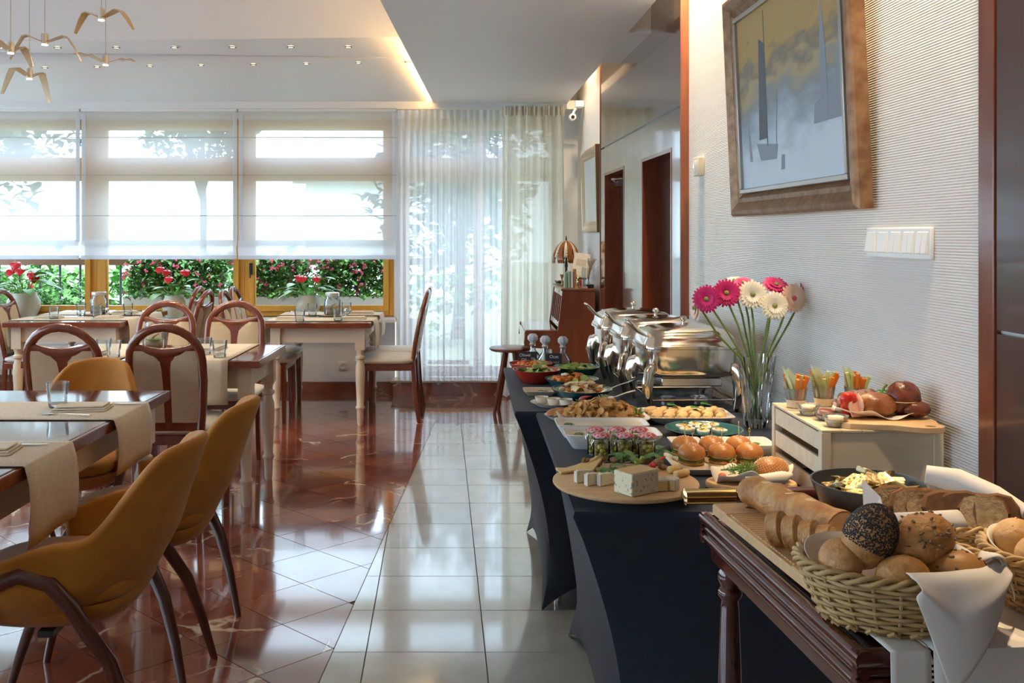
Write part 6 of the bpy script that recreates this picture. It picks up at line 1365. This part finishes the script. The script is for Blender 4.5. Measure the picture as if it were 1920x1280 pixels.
t = thing('glass_dish', 'shallow dark glass dish at the corner of the piano top', 'dish', (.745, 7.90, PT)); obj('dish_body', MB().lathe([(.02,0),(.03,.004),(.045,.03),(.043,.03),(.028,.007)], 20), TUMB, t); obj('leaf_fill', MB().ell((0,0,.016), (.03,.03,.012), 10, 4, jit=.4), IRON, t)
t = thing('hand_sculpture', 'bronze sculpture like an open raised hand on a black plinth', 'sculpture', (.918, 7.33, PT)); obj('plinth', MB().box(-.035,.03,-.03,.03,0,.026), BLACKP, t, bevel=.002); sm = MB().tube([(-.005,0,.026),(-.010,0,.08),(-.004,0,.135),(.004,0,.16)], [.010,.010,.015,.018], 10)
for k in range(5): a = -.5+.33*k; sm.tube([(.004,0,.155), (.004+.03*sin(a), -.004, .185+.006*cos(a)), (.004+.052*sin(a)+.008, -.010, .205+.022*cos(a))], [.010,.007,.003], 7)
obj('hand', sm, M('bronze', (.40,.30,.18), .35, metal=.6), t, smooth=80)
t = thing('glass_award', 'tall clear glass award with pale base beside the hand sculpture', 'award', (.868, 7.27, PT)); obj('block', MB().rings([[(-.016,-.008,.012),(.016,-.008,.012),(.016,.008,.012),(-.016,.008,.012)],[(-.020,-.008,.12),(.018,-.008,.12),(.018,.008,.12),(-.020,.008,.12)],[(-.014,-.008,.165),(.020,-.008,.15),(.020,.008,.15),(-.014,.008,.165)]]), M_clear('award_glass', (.80,.90,.88), edge=1.5, dens=.2), t, smooth=0); obj('foot', MB().box(-.026,.026,-.018,.018,0,.012), M('award_base', (.66,.48,.38), .5), t)
t = thing('red_candle', 'small red votive behind the gold trophy on the piano', 'candle', (.850, 7.335, PT)); obj('wax', MB().lathe([(.010,0),(.011,.003),(.011,.058),(.008,.062)], 14), TOMA, t); obj('wick', MB().cyl((0,0,.062),(0,0,.070),.001,n=5), IRON, t)

# ================================================================== ON THE WALLS
def onwall(name, lb, cat, y, z, tilt=0, off=0): return thing(name, lb, cat, (wallx(y)-off, y, z), rot=(0, -tilt, WRZ))
FRB = M('bronze_frame', (.17,.075,.03), .38, metal=.4, var=((.30,.17,.085), 25), bump=(60,.2)); FRD = M('dark_frame_side', (.12,.065,.03), .5); LINER = M('silver_liner', (.42,.38,.34), .35, metal=.5)
PAINT = M('ship_canvas', (.5,.5,.5), .55)
def _paint():
    N, L, b = nodes(PAINT); tc = N.new('ShaderNodeTexCoord').outputs['Generated']; sx = N.new('ShaderNodeSeparateXYZ'); L.new(tc, sx.inputs[0])
    nz = N.new('ShaderNodeTexNoise'); mp = N.new('ShaderNodeMapping'); L.new(tc, mp.inputs[0]); mp.inputs['Scale'].default_value = (1,2.2,4.0); L.new(mp.outputs[0], nz.inputs['Vector']); nz.inputs['Scale'].default_value = 2.2; nz.inputs['Detail'].default_value = 8
    ad = N.new('ShaderNodeMath'); ad.operation = 'MULTIPLY_ADD'; L.new(nz.outputs[0], ad.inputs[0]); ad.inputs[1].default_value = .5; L.new(sx.outputs['Z'], ad.inputs[2])
    r = N.new('ShaderNodeValToRGB'); L.new(ad.outputs[0], r.inputs[0]); e = r.color_ramp.elements
    e[0].position = .28; e[0].color = (.60,.66,.72,1); e[1].position = 1.25 if False else 1.0; e[1].color = (.42,.28,.10,1)
    for p_, c_ in ((.45,(.56,.63,.70,1)), (.60,(.34,.40,.46,1)), (.72,(.24,.26,.26,1)), (.84,(.42,.32,.17,1)), (.92,(.20,.18,.14,1))): q = e.new(p_); q.color = c_
    L.new(r.outputs[0], b.inputs['Base Color'])
_paint()
t = onwall('framed_painting', 'large bronze-framed painting of sailing ships and a church spire', 'painting', 3.20, 1.452, .045, .012); PW, PH = 1.15, .84
def framebars(t, W, H, w, d, mat, name='frame', x0=0):
    pr = [(0,0),(0,-d*.75),(.10,-d*.95),(.25,-d),(.42,-d*.86),(.62,-d*.62),(.80,-d*.66),(.92,-d*.5),(1,-d*.42),(1,0)]     # moulded, mitred at the corners
    cs = [(-W/2,0,1,1),(W/2,0,-1,1),(W/2,H,-1,-1),(-W/2,H,1,-1)]
    for i in range(4):
        (y0,z0,a0,b0), (y1,z1,a1,b1) = cs[i], cs[(i+1) % 4]
        obj(name, MB().rings([[(dd, y0+a0*k*w, z0+b0*k*w) for k, dd in pr], [(dd, y1+a1*k*w, z1+b1*k*w) for k, dd in pr]]), mat, t, smooth=30)
framebars(t, PW, PH, .085, .05, FRB, 'frame_rail'); obj('canvas', MB().box(-.022,-.010,-PW/2+.10,PW/2-.10,.10,PH-.10), PAINT, t)
for a, b, c, e in ((-PW/2+.085,PW/2-.085,.085,.103),(-PW/2+.085,PW/2-.085,PH-.103,PH-.085),(-PW/2+.085,-PW/2+.103,.103,PH-.103),(PW/2-.103,PW/2-.085,.103,PH-.103)): obj('liner', MB().box(-.034,-.01,a,b,c,e), LINER, t, bevel=.003)
INK = M('painted_slate', (.10,.11,.13), .6); INK2 = M('painted_haze', (.26,.29,.33), .6); INK3 = M('painted_amber', (.46,.30,.12), .6)
def dab(name, poly, mat, k=0): obj(name, MB().prism(poly, -.0222-.0002*k, -.0224-.0002*k, 'x'), mat, t, smooth=0)
SY = .22       # sail ship stands on the far half of the canvas (far from the viewer = larger y)
dab('painted_sail', [(SY+.05,.27),(SY-.03,.27),(SY-.045,.60),(SY+.015,.63)], INK); dab('painted_mast', [(SY-.032,.24),(SY-.042,.24),(SY-.046,.72),(SY-.040,.72)], INK, 1); dab('painted_hull', [(SY+.08,.26),(SY-.14,.24),(SY-.12,.19),(SY+.04,.195)], INK2, 1); dab('painted_figures', [(SY-.17,.20),(SY-.20,.20),(SY-.195,.15),(SY-.16,.15)], INK2, 1); dab('painted_boat', [(SY+.17,.33),(SY+.155,.33),(SY+.13,.20),(SY+.16,.20)], INK2, 1); dab('painted_spar', [(SY-.12,.24),(SY-.127,.24),(SY-.148,.40),(SY-.142,.40)], INK2, 2)
dab('painted_spire', [(-.30,.28),(-.355,.28),(-.35,.50),(-.328,.66),(-.308,.50)], INK2, 1); dab('painted_church', [(-.24,.27),(-.48,.27),(-.48,.46),(-.455,.54),(-.43,.46),(-.42,.40),(-.36,.36),(-.25,.33)], INK2); dab('painted_glow', [(-.20,.56),(-.47,.62),(-.47,.72),(-.36,.66)], INK3, 0)
t = onwall('framed_picture', 'small pale landscape in a gilded frame near the curtain', 'painting', 7.58, 1.40, .02, .004)
framebars(t, .78, .66, .085, .035, M('gilt_frame', (.52,.40,.24), .4, metal=.4), 'frame_rail'); CAN2 = M('pale_canvas', (.62,.66,.62), .6, var=((.70,.62,.50), 3)); obj('canvas', MB().box(-.015,-.006,-.30,.30,.085,.575), CAN2, t); obj('frame_side', MB().box(-.034,-.001,-.402,-.391,.0,.66), FRD, t)
t = onwall('switch_panel', 'white five-gang light switch panel on the papered wall', 'switch', 2.50, 1.318); obj('plate', MB().box(-.010,0,-.178,.178,0,.081), WHITEPL, t, bevel=.004)
for k in range(5):
    y = -.142+.071*k
    for ya, yb in (((y-.026, y-.001), (y+.001, y+.026)) if k < 3 else ((y-.026, y+.026),)):
        obj('rocker', MB().rings([[(-.010,ya,.014),(-.010,yb,.014),(-.010,yb,.070),(-.010,ya,.070)],[(-.020,ya+.0006,.016),(-.020,yb-.0006,.016),(-.013,yb-.0006,.068),(-.013,ya+.0006,.068)]]), WHITEPL, t, bevel=.0006)
t = onwall('thermostat', 'small cream wall thermostat near the dark wood panel', 'thermostat', 4.40, 1.65); obj('case', MB().box(-.032,0,-.035,.05,0,.085), M('cream_plastic', (.74,.66,.50), .45), t, bevel=.004); obj('dial', MB().box(-.038,-.032,-.02,.005,.02,.07), WHITEPL, t, bevel=.002); obj('lever', MB().tube([(-.04,-.008,.07),(-.046,-.012,.035),(-.04,-.008,.01)], .004, 6), WHITEPL, t)
t = thing('security_camera', 'white dome security camera under the ceiling in the curtain corner', 'camera', (.862, 8.02, 2.36)); obj('housing', MB().tube([(0,-.03,0),(0,-.025,0),(0,.03,.004),(0,.05,.005)], [.026,.03,.03,.02], 18), WHITEPL, t, smooth=50); obj('lens', MB().cyl((0,-.034,0),(0,-.029,0),.015,n=16), BLACKP, t); obj('bracket', MB().tube([(0,.03,.02),(.02,.05,.06),(.05,.06,.10)], .010, 8).box(.03,.10,.03,.09,.095,.144), WHITEPL, t)
